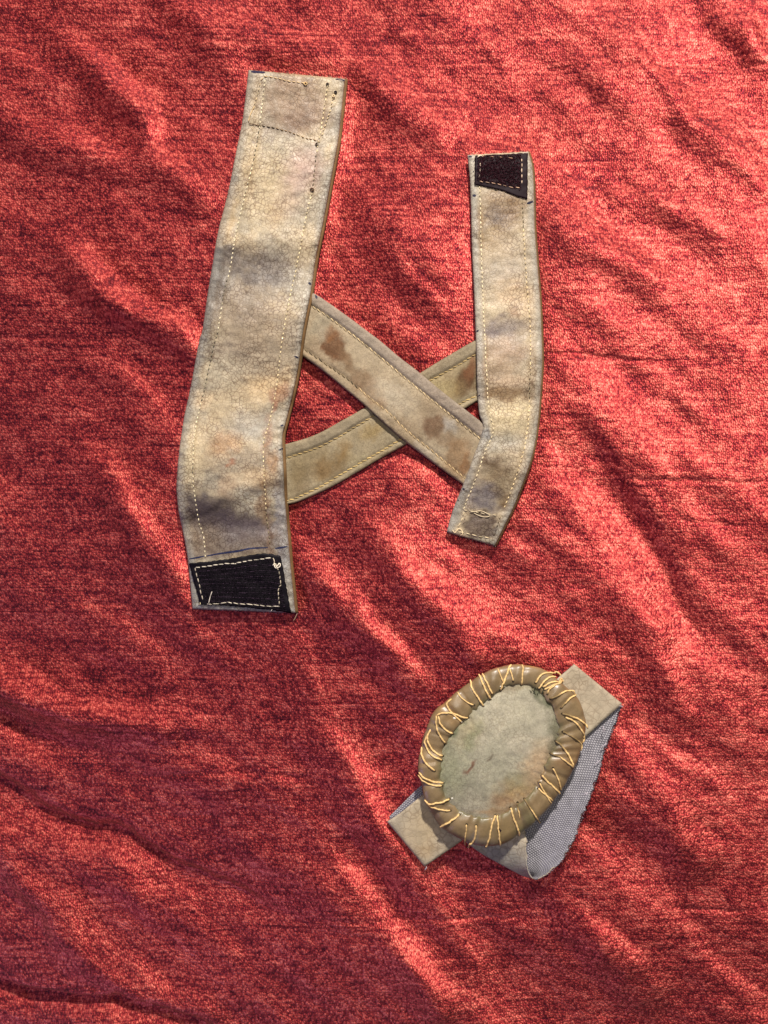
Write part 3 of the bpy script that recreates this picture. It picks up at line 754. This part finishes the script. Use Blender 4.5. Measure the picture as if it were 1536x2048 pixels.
# black hook patch on the wide strap
hp, tH, hq = patch_on('hook_patch', [[(378,1127),(416,1123),(455,1118),(500,1110),(530,1107),(561,1112)], [(400,1209),(430,1211),(460,1212),(500,1216),(540,1220),(582,1226)]],
                      tW, wide, 3.2, (12,7,14), M_BLACK, n=52, m=28)
B = Batch()
for r_ in range(1, 30):
    for c_ in range(1, 66):
        fu = (c_ + .5 * (r_ % 2)) / 67; fv = r_ / 30
        a = hq[int(fv * 27), int(fu * 51)]; b2 = hq[min(27, int(fv * 27) + 1), min(51, int(fu * 51) + 1)]
        t0 = hq[0][0] * 0
        top = hq[0][min(51, int(fu * 51))] * (1 - (fu * 51) % 1) + hq[0][min(51, int(fu * 51) + 1)] * ((fu * 51) % 1)
        bot = hq[-1][min(51, int(fu * 51))] * (1 - (fu * 51) % 1) + hq[-1][min(51, int(fu * 51) + 1)] * ((fu * 51) % 1)
        p = top * (1 - fv) + bot * fv + RNG.uniform(-.4, .4, 2)
        if fu < .08 or fu > .955 or fv < .1: continue
        o0 = hit(tH, p[0], p[1], 0); h_ = RNG.uniform(1.6, 3.2)
        q = [o0 + np.array(d) * S for d in ((-1.5, -.6, 0), (1.5, -.6, 0), (0, 1.2, 0), (RNG.uniform(-.8, .8), RNG.uniform(-1.4, -.2), h_))]
        g = RNG.uniform(.8, 4) if (r_ % 3 == 0 and RNG.rand() < .8) else RNG.uniform(.3, 1.2)
        B.add(q, [[0, 1, 3], [1, 2, 3], [2, 0, 3]], SRGB(26, 18, 26) * g)
B.build('hooks', M_BLACK, hp, kind='stuff', smooth_=False)
seam('stitching', [(391,1135),(420,1132),(447,1128),(470,1127),(497,1122),(520,1119),(546,1115)], tH, hp, 11, .8, 1.1, .5, (214,204,182))
seam('stitching', [(547,1118),(550,1128),(556,1138),(559,1149),(561,1165),(562,1172),(556,1178),(557,1192),(559,1210)], tH, hp, 8, 1.5, 1.05, .5, (200,186,160))
seam('stitching', [(560,1212),(538,1213),(520,1211),(497,1209),(475,1208),(453,1204),(440,1207),(415,1209),(407,1205)], tH, hp, 13, .6, 1.0, .6, (216,204,180))
seam('stitching', [(390,1136),(393,1150),(398,1168),(402,1186),(406,1203)], tH, hp, 9, 2.5, 1.0, .2, (204,190,168))
thread('loose_thread', [(424,1183),(420,1195),(417,1208)], tH, hp, .85, (206,196,180), 4)
thread('thread_knot', [(545,1131),(551,1127),(553,1134),(559,1126),(560,1133),(551,1136),(548,1128)], tH, hp, 1.2, (224,212,190), 2)
thread('loose_thread', [(546,1116),(549,1123),(547,1129)], tH, hp, .9, (210,196,170), 2)
thread('loose_thread', [(397,1209),(401,1208),(400,1204)], tW, wide, 1.0, (206,190,150), 2)
thread('loose_thread', [(541,1224),(544,1219)], tW, wide, .9, (214,206,196), 3)
B = Batch()
for q in range(3):
    pts = [P(595 - 6 * t * (1 + .25 * q), 1226 + 14 * t + 1.5 * q * t, 6 - 3 * t) for t in np.linspace(0, 1, 6)]
    v, f = tube_geo(pts, .6 * S, 5); B.add(v, f, SRGB(168,138,112))
B.build('frayed_thread', M_THREAD, wide)

# black loop patch on the narrow strap
lp, tL, lq = patch_on('loop_patch', [[(950,311),(975,310),(1010,308),(1056,306)], [(949,369),(975,374),(1005,381),(1030,391),(1055,398)]], tN, narrow, 2.6, (26,12,18), M_BLACK, n=34, m=24)
B = Batch()
for q in range(1500):
    fu = RNG.uniform(.07, .88); fv = RNG.uniform(.05, .86)
    a = lq[int(fv * 23), int(fu * 33)] + RNG.uniform(-1.5, 1.5, 2)
    o0 = hit(tL, a[0], a[1], 0); an = RNG.uniform(0, 6.28); l_ = RNG.uniform(1.2, 2.6); d = np.array([math.cos(an), math.sin(an), 0]); s = np.array([-d[1], d[0], 0]) * .4
    q4 = [o0 - d * l_ * S - s * S, o0 - d * l_ * S + s * S, o0 + (s + np.array([0, 0, 2.6])) * S, o0 + (-s + np.array([0, 0, 2.6])) * S, o0 + (d * l_ + s) * S, o0 + (d * l_ - s) * S]
    B.add(q4, [[0, 1, 2, 3], [3, 2, 4, 5]], SRGB(44, 20, 26) * RNG.uniform(.5, 2.2))
B.build('loop_pile', M_BLACK, lp, kind='stuff', smooth_=False)
seam('stitching', [(960,326),(960,343),(957,361)], tL, lp, 9, 3, 1.1, .2, (206,182,160))
seam('stitching', [(959,362),(972,365),(990,367),(1008,371),(1026,375),(1044,376)], tL, lp, 9, 3.5, 1.0, .5, (198,160,130))
seam('stitching', [(1043,318),(1044,345),(1044,374)], tL, lp, 8, 3, 1.05, .2, (214,186,158))
seam('stitching', [(962,312),(1000,314),(1035,317)], tL, lp, 9, 9, 1.0, .4, (190,150,120))
thread('loose_thread', [(955,315),(960,311),(966,313)], tL, lp, 1.3, (206,190,166), 2)
# frayed fibres at the cut ends
B = Batch()
for (x0, y0), (x1, y1), cnt, cc, sg in (((500,140),(694,158),46,(176,150,124),-1), ((940,309),(1060,304),34,(206,170,140),-1), ((893,1066),(992,1093),12,(150,134,112),1), ((386,1218),(596,1228),10,(150,150,160),1)):
    for q in range(cnt):
        t = random.random(); x = x0 + (x1 - x0) * t; y = y0 + (y1 - y0) * t
        L_ = random.uniform(2, 5.5)
        pts = [P(x + random.uniform(-1.5, 1.5) * s * 2, y - sg * 1.5 + sg * L_ * s, 12 + random.uniform(-2, 1.5) * s) for s in (0, .5, 1)]
        v, f = tube_geo(pts, .32 * S, 3); B.add(v, f, SRGB(*cc) * random.uniform(.7, 1.2))
B.build('frayed_fibres', M_THREAD, harness, kind='stuff')

# ------------------------------------------------------------------ the oval padded piece on its loop of strap
KT = P(1003, 1515, 0)
pad = empty('padded_oval_bracelet', tuple(KT), 'padded oval leather piece whip stitched with yellow thread on a grey lined strap loop', 'leather bracelet')

def ribbon(name, rows, mat_out, mat_in, parent, dcol, across=14, step=4.0, tk=2.2, fray=0, roundB=True):
    """rows of (ax, ay, az, bx, by, bz): a band of leather with a woven lining behind it.  Leather on the side (A->B) x run."""
    R = spline(rows, step=step * 1.35)
    n = len(R); v = np.linspace(0, 1, across)
    A = R[:, :3]; Bp = R[:, 3:]
    q = A[:, None] * (1 - v[None, :, None]) + Bp[:, None] * v[None, :, None]
    if fray: q[:, -1, :2] += (fbm(np.arange(n) * .35, np.zeros(n), 5, 3) - .5)[:, None] * 8 * (R[:, 2] < 6)[:, None]
    W = P(q[..., 0], q[..., 1], q[..., 2] + 1.2 * (fbm(q[..., 0] / 22, q[..., 1] / 22, 77, 2) - .5))
    du = np.gradient(W, axis=0); dv = np.gradient(W, axis=1)
    nr = np.cross(dv, du); nr /= np.linalg.norm(nr, axis=2)[..., None] + 1e-12
    out = W + nr * tk * .5 * S; inn = W - nr * tk * .5 * S
    ll = np.concatenate([[0], np.cumsum(np.linalg.norm(np.diff(W[:, across // 2], axis=0), axis=1))]) / S
    lw = np.linalg.norm(W[:, -1] - W[:, 0], axis=1).mean() / S
    uv = np.stack([np.repeat(ll, across), np.tile(v * lw, n)], -1)
    idx = np.arange(n * across).reshape(n, across)
    off = n * across
    px = q[..., 0].ravel(); py = q[..., 1].ravel()
    # leather sheet carries the cut edges
    mid = W - nr * tk * .12 * S
    loop = list(idx[0]) + list(idx[1:, -1]) + list(idx[-1, :-1][::-1]) + list(idx[1:-1, 0][::-1]); K = len(loop)
    verts = np.vstack([out.reshape(-1, 3), mid.reshape(-1, 3)])
    f = grid_faces(n, across).tolist() + (grid_faces(n, across, True) + off).tolist()
    f += [[loop[(i + 1) % K], loop[i], loop[i] + off, loop[(i + 1) % K] + off] for i in range(K)]
    c = dcol(np.tile(px, 2), np.tile(py, 2))
    o = mesh_obj(name, verts, f, mat_out, parent, colors=c)
    mid2 = W - nr * tk * .16 * S
    verts = np.vstack([mid2.reshape(-1, 3), inn.reshape(-1, 3)])
    li = mesh_obj('canvas_lining', verts, f, mat_in, o, uv=np.vstack([uv, uv]))
    return o, li, R, W

def dye_s(px, py):
    return dye(px, py, SRGB(168,156,134), SRGB(178,166,142), [
        (840,1660,40,50,30,SRGB(190,168,130),.7,.7),(810,1650,30,60,-40,SRGB(150,142,126),.3,.7),(850,1700,20,12,0,SRGB(158,132,96),.5,.7),
        (1190,1400,50,40,0,SRGB(168,152,130),.5,.8),(1160,1360,30,20,0,SRGB(150,134,110),.4,.8),(1010,1720,60,30,20,SRGB(140,142,134),.6,.8),(985,1700,24,18,0,SRGB(96,98,108),.4,.6)], 500)  # small dark bluish patch paints the shade beneath the overhanging rim
# upper run: from the left fold, up to the right fold, and back underneath with the lining facing up
rows = [
 (806,1618,3, 868,1708,3), (790,1632,3, 858,1722,3), (778,1640,5, 852,1730,5), (775,1643,9, 850,1733,9), (779,1640,13.5, 853,1730,13.5), (800,1626,16, 872,1717,16),
 (830,1602,17, 908,1692,17), (862,1575,18, 945,1664,18), (900,1540,18, 985,1628,18), (960,1490,18, 1045,1574,18), (1030,1428,18, 1118,1512,18),
 (1085,1383,18, 1172,1472,18), (1118,1354,17, 1206,1441,17), (1143,1333,15, 1238,1413,15), (1147,1329,11, 1243,1408,11), (1146,1330,6, 1242,1410,7),
 (1135,1342,4, 1238,1424,6), (1112,1385,4, 1224,1462,9), (1095,1430,4, 1208,1502,13), (1085,1480,4, 1195,1548,19), (1078,1530,4, 1180,1592,25),
 (1072,1580,4, 1166,1628,30), (1050,1630,4, 1153,1664,33), (1036,1680,3, 1137,1698,35), (1038,1715,3, 1122,1722,37), (1046,1736,3, 1104,1740,38),
 (1062,1748,3, 1088,1752,38), (1066,1754,3, 1075,1757,38), (1060,1755,3, 1063,1754,37), (1044,1750,3, 1057,1741,36), (1020,1738,3, 1055,1722,34), (990,1722,3, 1054,1700,32), (962,1706,3, 1053,1680,29),
 (940,1690,3, 1048,1650,18), (915,1670,3, 1030,1610,8)]
sm = [(a, b, c, d, e, f) for a, b, c, d, e, f in rows]
loop_o, lining, RR, WW = ribbon('strap_loop', sm, M_STRAPL, M_WEAVE, pad, dye_s, across=22, step=3.6, tk=2.6, fray=1)
# lining strip seen past the leather at the left fold
rows2 = [(778,1634,5, 792,1652,4), (800,1612,5, 815,1634,5), (822,1590,5, 838,1614,5), (846,1568,5, 864,1594,5), (880,1545,5, 900,1575,5)]
ribbon('strap_tail', [(d, e, f, a, b, c) for a, b, c, d, e, f in rows2], M_STRAPL, M_WEAVE, pad, dye_s, across=7, step=4, tk=2.4)

# pad: smooth closed curves, same angle for both
def ring(pts, n, c=(1003, 1510)):
    p = np.array(pts, float); q = spline(np.vstack([p[-2:], p, p[:3]]), n=900)
    a = np.arctan2(q[:, 1] - c[1], q[:, 0] - c[0]); r = np.hypot(q[:, 0] - c[0], q[:, 1] - c[1])
    o = np.argsort(a); a = a[o]; r = r[o]
    a = np.concatenate([a - 2 * math.pi, a, a + 2 * math.pi]); r = np.concatenate([r] * 3)
    th = np.linspace(-math.pi, math.pi, n, endpoint=False)
    rr = np.interp(th, a, r)
    kk = np.ones(5) / 5; rr = np.convolve(np.concatenate([rr[-4:], rr, rr[:4]]), kk, 'same')[4:-4]
    return th, rr
NR_ = 220
TH, RO = ring(PO, NR_); _, RI = ring(PI_, NR_)
RO = RO * (1 + .006 * np.sin(TH * 9) + .004 * np.sin(TH * 17 + 1))
Z7 = lambda x, y: (750 + x / 2.954, 1300 + y / 2.954)
ST = [
 ([(725,108),(735,132),(746,165),(757,192)], 2.0, 0), ([(808,84),(790,105),(776,150),(762,190),(740,238)], 2.6, 0), ([(797,112),(808,145),(816,186)], 2.0, 0),
 ([(866,86),(874,112),(872,150),(863,208)], 2.2, 0), ([(1055,136),(1025,134),(990,142),(965,168),(948,195)], 2.4, 0), ([(1098,150),(1108,175),(1096,195),(1060,206),(1025,222),(1000,236)], 2.4, 0),
 ([(1072,158),(1035,160),(1005,180),(985,205),(965,228)], 2.4, 0), ([(1085,188),(1050,190),(1015,205),(992,222)], 2.3, 0), ([(1070,205),(1045,222),(1025,240),(1018,262)], 2.3, 0),
 ([(1045,140),(1070,128),(1090,140),(1100,170),(1085,192)], 2.5, 3),
 ([(1180,262),(1168,242),(1125,246),(1085,265),(1035,290)], 2.2, 1), ([(1192,264),(1155,285),(1122,318),(1098,345)], 2.3, 1),
 ([(1256,462),(1240,435),(1200,408),(1160,392),(1105,376)], 2.5, 1), ([(1226,552),(1238,515),(1215,465),(1180,425),(1125,396)], 2.4, 0),
 ([(1216,596),(1224,565),(1205,540),(1160,508),(1108,482)], 1.8, 2), ([(1176,690),(1160,655),(1130,600),(1100,565),(1066,536)], 2.6, 1),
 ([(1172,696),(1130,660),(1090,632),(1036,611)], 2.2, 1), ([(1100,828),(1090,790),(1072,740),(1052,697)], 2.1, 0), ([(1098,852),(1065,820),(1030,788),(985,742)], 2.6, 0),
 ([(1042,905),(1018,868),(992,825),(974,784)], 2.0, 0), ([(1048,892),(1015,862),(985,838),(962,818)], 2.2, 0), ([(978,1022),(950,985),(915,930),(882,878)], 1.9, 1),
 ([(856,1098),(838,1045),(818,990),(800,930)], 2.6, 0), ([(858,1000),(848,955),(842,900)], 1.6, 1), ([(742,1158),(733,1095),(722,980)], 2.3, 0), ([(655,1170),(675,1115),(690,1035),(712,975)], 2.4, 0),
 ([(548,1163),(578,1130),(594,1085),(598,1036)], 2.6, 0), ([(530,1148),(535,1090),(541,1030)], 2.0, 0), ([(384,1046),(430,1022),(470,998),(500,972)], 2.7, 0),
 ([(302,908),(340,932),(385,944),(446,949)], 2.3, 0), ([(292,886),(318,910),(365,906),(410,895),(440,880)], 2.5, 0), ([(256,740),(285,775),(330,796),(398,804)], 2.3, 0),
 ([(258,722),(285,752),(335,776),(404,787)], 2.5, 0), ([(274,572),(275,618),(300,668),(352,716)], 2.5, 0), ([(306,508),(294,550),(318,602),(350,632),(396,652)], 2.3, 0),
 ([(328,466),(308,520),(330,578),(362,610),(402,626)], 2.5, 0), ([(362,388),(362,450),(380,500),(414,552)], 2.4, 0), ([(374,392),(388,440),(420,474),(462,496)], 2.4, 0),
 ([(362,386),(400,372),(470,378),(512,397),(552,400)], 2.5, 0), ([(450,288),(424,318),(438,352),(478,396),(512,426)], 2.5, 0), ([(488,248),(512,285),(550,312),(586,326)], 2.0, 0),
 ([(562,174),(574,228),(608,280),(640,332)], 2.5, 0), ([(616,142),(632,192),(655,238),(682,292)], 2.6, 0), ([(634,138),(655,182),(675,222),(694,260)], 2.4, 0),
]
PULL = np.zeros(NR_); PULLI = np.zeros(NR_)
for pts, r, mood in ST:
    for q, arr in ((pts[len(pts) // 2], PULL), (pts[-1], PULLI)):
        x, y = Z7(*q); a0 = math.atan2(y - 1510, x - 1003)
        dd = (TH - a0 + math.pi) % (2 * math.pi) - math.pi
        arr += np.exp(-(dd / .028) ** 2)
PULL = np.clip(PULL, 0, 1.3); PULLI = np.clip(PULLI, 0, 1.3)
RI = RI + 1.5 - 3.2 * PULLI
RIMZ0 = 21.0; RIMT = 60.0
wav = 1.6 * np.sin(TH * 7 + .6) + 1.1 * np.sin(TH * 13)
K_ = 26
V = []
for k_ in range(K_ + 1):
    ph = -.42 * math.pi + (k_ / K_) * 1.40 * math.pi      # from beneath the outside, over the top, down into the groove
    r0 = (RO + RI) / 2; hw = (RO - RI) / 2
    hw2 = np.where(math.cos(ph) < 0, hw * 1.06, hw)
    rr = r0 + hw2 * math.cos(ph)
    zz = 42.0 + (14 if math.sin(ph) > 0 else 22) * math.sin(ph) + (6.5 * (math.cos(ph)) ** 2 if ph > math.pi / 2 else 0) + (wav - 2.6 * PULL + 3.4 * (fbm(TH * 6 + 20, TH * 0 + k_ * .35, 93, 3) - .5) if math.sin(ph) > 0 else 0)
    rr = rr - .9 * PULL * math.cos(ph)
    V.append(P(1003 + rr * np.cos(TH), 1510 + rr * np.sin(TH), zz))
V = np.array(V); nK = K_ + 1
vv = V.reshape(-1, 3)
f = []
for i in range(nK - 1):
    for j in range(NR_):
        j2 = (j + 1) % NR_; f.append([i * NR_ + j, i * NR_ + j2, (i + 1) * NR_ + j2, (i + 1) * NR_ + j])
f = [q[::-1] for q in f]
pxs = np.tile(1003 + RO * np.cos(TH), nK); pys = np.tile(1510 + RO * np.sin(TH), nK)
frac = np.repeat(np.linspace(0, 1, nK), NR_)
pxs = 1003 + (pxs - 1003) * (1 - .3 * frac); pys = 1510 + (pys - 1510) * (1 - .3 * frac)
rim_blobs = [(1165,1470,14,60,0,SRGB(122,84,46),.8,.4),(1150,1400,20,14,0,SRGB(112,80,48),.7,.4),(1080,1345,50,12,10,SRGB(146,112,58),.7,.5),(930,1390,40,16,-40,SRGB(118,96,66),.5,.6),
 (1010,1665,50,24,0,SRGB(126,108,70),.5,.7),(1055,1640,24,18,-40,SRGB(104,102,70),.6,.6),(1020,1680,16,12,0,SRGB(116,104,56),.7,.6),(860,1600,24,40,0,SRGB(138,116,82),.4,.8),(948,1672,40,14,0,SRGB(122,120,122),.5,.7),  # neutral grey patch at the bottom paints bluish light onto the rim
 (895,1420,20,20,-40,SRGB(146,114,70),.6,.6),(1095,1580,24,30,-40,SRGB(124,104,72),.5,.7),(1140,1520,14,30,0,SRGB(110,80,50),.5,.6)]
crim = dye(pxs, pys, SRGB(134,112,80), SRGB(126,106,76), rim_blobs, 600)
crim *= (.9 + .2 * fbm(np.tile(TH, nK) * 10, frac * 3, 610, 3))[:, None]
green = (smooth(.72, .96, frac) * smooth(.35, .65, fbm(pxs / 26, pys / 26, 620, 2)) * .55)[:, None]
crim = crim * (1 - green) + SRGB(92, 98, 70) * green
rim = mesh_obj('rolled_rim', vv, f, M_RIM, pad, colors=crim, label='glossy brown rolled leather rim')
tRim_faces = [tuple(q) for q in f]

# face: gently domed and puckered towards the stitches
NK2 = 46; V = []; FP = []
for k_ in range(NK2 + 1):
    s = k_ / NK2
    rr = RI * 1.05 * s
    x = 1003 + rr * np.cos(TH); y = 1510 + rr * np.sin(TH)
    dome = 50 + 7 * (1 - s ** 2.6) - 2.5 * smooth(.86, 1.0, s)
    puck = .5 * smooth(.62, 1, s) * np.sin(TH * 31 + 2 * np.sin(TH * 5)) + 2.6 * (fbm(x / 36, y / 36, 88, 3) - .5) + 1.2 * (fbm(x / 8, y / 8, 89, 2) - .5)
    V.append(P(x, y, dome + puck)); FP.append(np.stack([x, y], -1))
vv2 = np.array(V).reshape(-1, 3); FP = np.array(FP).reshape(-1, 2)
f2 = []
for i in range(NK2):
    for j in range(NR_):
        j2 = (j + 1) % NR_; f2.append([i * NR_ + j, (i + 1) * NR_ + j, (i + 1) * NR_ + j2, i * NR_ + j2])
f2 = [q[::-1] for q in f2]
face_blobs = [
 (905,1500,34,90,14,SRGB(146,143,114),.5,.8),(900,1560,34,50,0,SRGB(134,136,106),.6,.7),(935,1460,26,30,0,SRGB(164,150,112),.5,.7),(945,1475,10,26,20,SRGB(96,112,72),.4,.8),
 (1078,1530,30,40,20,SRGB(190,158,120),.7,.7),(1030,1590,50,26,-20,SRGB(172,138,92),.75,.7),(1000,1600,20,12,0,SRGB(140,106,78),.5,.7),(1035,1565,20,20,0,SRGB(138,132,96),.5,.8),
 (1020,1430,54,50,0,SRGB(190,182,156),.55,.8),(960,1540,50,50,0,SRGB(152,150,126),.45,.8),(930,1600,40,26,0,SRGB(146,140,120),.5,.8),(942,1536,5,12,35,SRGB(116,76,58),.75,.5),(980,1512,12,2.5,-45,SRGB(100,84,66),.6,.5),
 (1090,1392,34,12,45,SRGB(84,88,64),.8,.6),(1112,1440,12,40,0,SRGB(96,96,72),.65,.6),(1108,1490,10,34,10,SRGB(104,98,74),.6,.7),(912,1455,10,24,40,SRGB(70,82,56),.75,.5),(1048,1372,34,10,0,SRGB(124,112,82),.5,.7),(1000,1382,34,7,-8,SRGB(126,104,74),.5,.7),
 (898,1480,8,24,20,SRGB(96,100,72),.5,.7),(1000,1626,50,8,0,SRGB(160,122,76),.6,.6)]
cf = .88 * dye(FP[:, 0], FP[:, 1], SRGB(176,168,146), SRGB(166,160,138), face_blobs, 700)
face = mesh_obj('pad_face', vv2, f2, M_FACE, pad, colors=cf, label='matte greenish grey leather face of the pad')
tPad = BVHTree.FromPolygons([tuple(a) for a in np.vstack([vv, vv2])], tRim_faces + [tuple(k + len(vv) for k in q) for q in f2])

for pts, r, mood in ST:
    L = spline([Z7(*p) for p in pts], step=2.2)
    L = L + (np.stack([vnoise(np.arange(len(L)) / 3.0, np.full(len(L), r * 7.7), 4), vnoise(np.arange(len(L)) / 3.0, np.full(len(L), r * 3.1), 14)], -1) - .5) * 1.6
    W3 = np.array([hit(tPad, p[0], p[1], 1.3) for p in L])
    n = len(W3); t = np.linspace(0, 1, n)
    # outside end wraps under the rim, inside end dives into the leather
    c = np.array([1003, 1510]); d = (L[0] - c) / np.linalg.norm(L[0] - c)
    zo = W3[0][2] / S
    if mood != 3:
        W3[-1][2] -= 3.0 * S
        zz = W3[:, 2].copy(); W3[0][2] = min(W3[0][2], W3[2][2] - 2 * S if n > 3 else W3[0][2])
    zs = W3[:, 2]; zs[1:-1] = (zs[:-2] + zs[1:-1] * 2 + zs[2:]) / 4; W3[:, 2] = zs
    rad = r * .74 * S * (1 + .16 * np.sin(np.arange(n) * 1.9 + r))
    v, f = tube_geo(W3, rad, 7)
    base = SRGB(226,190,128) * random.uniform(.85, 1.08)
    cc = np.tile(base, (n, 1))
    if mood == 1: cc = cc * (1 - .72 * smooth(.45, .8, t))[:, None]
    if mood == 2: cc = cc * (1 - .72 * smooth(.1, .5, t))[:, None]
    cc = cc * (.85 + .3 * vnoise(np.arange(n) / 2.0, np.full(n, r * 9), 24))[:, None]
    mesh_obj('whip_stitch', v, f, M_THREAD, pad, colors=np.repeat(cc, 7, axis=0))
# needle holes at the inner ends
B = Batch()
for pts, r, mood in ST:
    if mood == 3: continue
    x, y = Z7(*pts[-1]); V_ = [hit(tPad, x, y, .5)]
    for a_ in np.linspace(0, 2 * math.pi, 9, endpoint=False): V_.append(hit(tPad, x + 2.6 * math.cos(a_), y + 2.2 * math.sin(a_), .25))
    B.add(V_, [[0, 1 + i_, 1 + (i_ + 1) % 9] for i_ in range(9)], SRGB(58, 50, 36))
B.build('needle_holes', M_INK, pad, kind='stuff')
# a dark tangle where the stitches enter at the top right, an ink spot, glue specks
B = Batch()
for q in range(26):
    x, y = Z7(random.gauss(965, 34), random.gauss(238, 14)); x += 0; a0 = random.uniform(.6, 2.2)
    pts = [hit(tPad, x + 3.5 * s * math.cos(a0), y + 3.5 * s * math.sin(a0), .8 + random.uniform(0, .8)) for s in (-1, 0, 1)]
    v, f = tube_geo(pts, .6 * S, 4); B.add(v, f, SRGB(52, 54, 40))
B.build('tangled_thread', M_THREAD, pad, kind='stuff')
def blob(name, x, y, rx, ry, col, lift=.6):
    V = [hit(tPad, x, y, lift)]
    for a in np.linspace(0, 2 * math.pi, 14, endpoint=False):
        k_ = random.uniform(.75, 1.15); V.append(hit(tPad, x + rx * k_ * math.cos(a), y + ry * k_ * math.sin(a), .1))
    mesh_obj(name, V, [[0, 1 + i, 1 + (i + 1) % 14] for i in range(14)], M_INK, pad, colors=np.broadcast_to(SRGB(*col), (15, 3)))
blob('ink_spot', *Z7(733, 1066), 4.5, 4.0, (44,30,34))
blob('ink_spot', *Z7(410, 562), 2.0, 2.0, (40,36,36))
for x, y, r_ in ((742,215,1.6),(768,218,1.4),(512,424,2.2),(470,402,3.0),(455,876,2.2),(432,884,1.6)):
    blob('glue_speck', *Z7(x, y), r_, r_ * .7, (226,222,208), 1.6)

# frayed threads along the raw edge of the lining
FR = [((1201,1494),(1214,1487)),((1188,1530),(1198,1524),(1200,1520)),((1166,1590),(1174,1584),(1177,1586)),((1160,1612),(1164,1611)),((1150,1634),(1158,1632)),((1140,1668),(1144,1668)),((1128,1706),(1133,1702)),((1205,1452),(1207,1466)),((852,1733),(850,1739)),((1238,1412),(1246,1414))]
for q in FR:
    a = np.array(q[0]); e = np.array(q[-1]); c_ = (a + e) / 2 + np.array([2.0, -1.0])
    B = Batch()
    for j in range(3):
        pts = spline([(*a, 24), (*(c_ + RNG.uniform(-1, 1, 2)), 25), (*(e + RNG.uniform(-2, 2, 2)), 23)], n=7)
        v, f = tube_geo(P(pts[:, 0], pts[:, 1], pts[:, 2]), .55 * S, 5); B.add(v, f, SRGB(188,178,184))
    B.build('frayed_thread', M_THREAD, pad)
# short fuzz along the same edge
B = Batch()
edge = RR[(RR[:, 4] > 1425) & (RR[:, 2] < 6)]
for q in range(260):
    r_ = edge[random.randrange(len(edge))]
    x, y, z = r_[3], r_[4], r_[5]
    an = random.gauss(-.5, .7); l_ = random.uniform(2, 5.5)
    pts = np.array([[x - 1 * math.cos(an), y - 1 * math.sin(an), z], [x + l_ * .5 * math.cos(an), y + l_ * .5 * math.sin(an), z + 1], [x + l_ * math.cos(an + .4), y + l_ * math.sin(an + .4), z]])
    v, f = tube_geo(P(pts[:, 0], pts[:, 1], pts[:, 2]), .3 * S, 3); B.add(v, f, SRGB(170,160,168) * random.uniform(.7, 1.2))
B.build('lining_fuzz', M_THREAD, pad, kind='stuff')
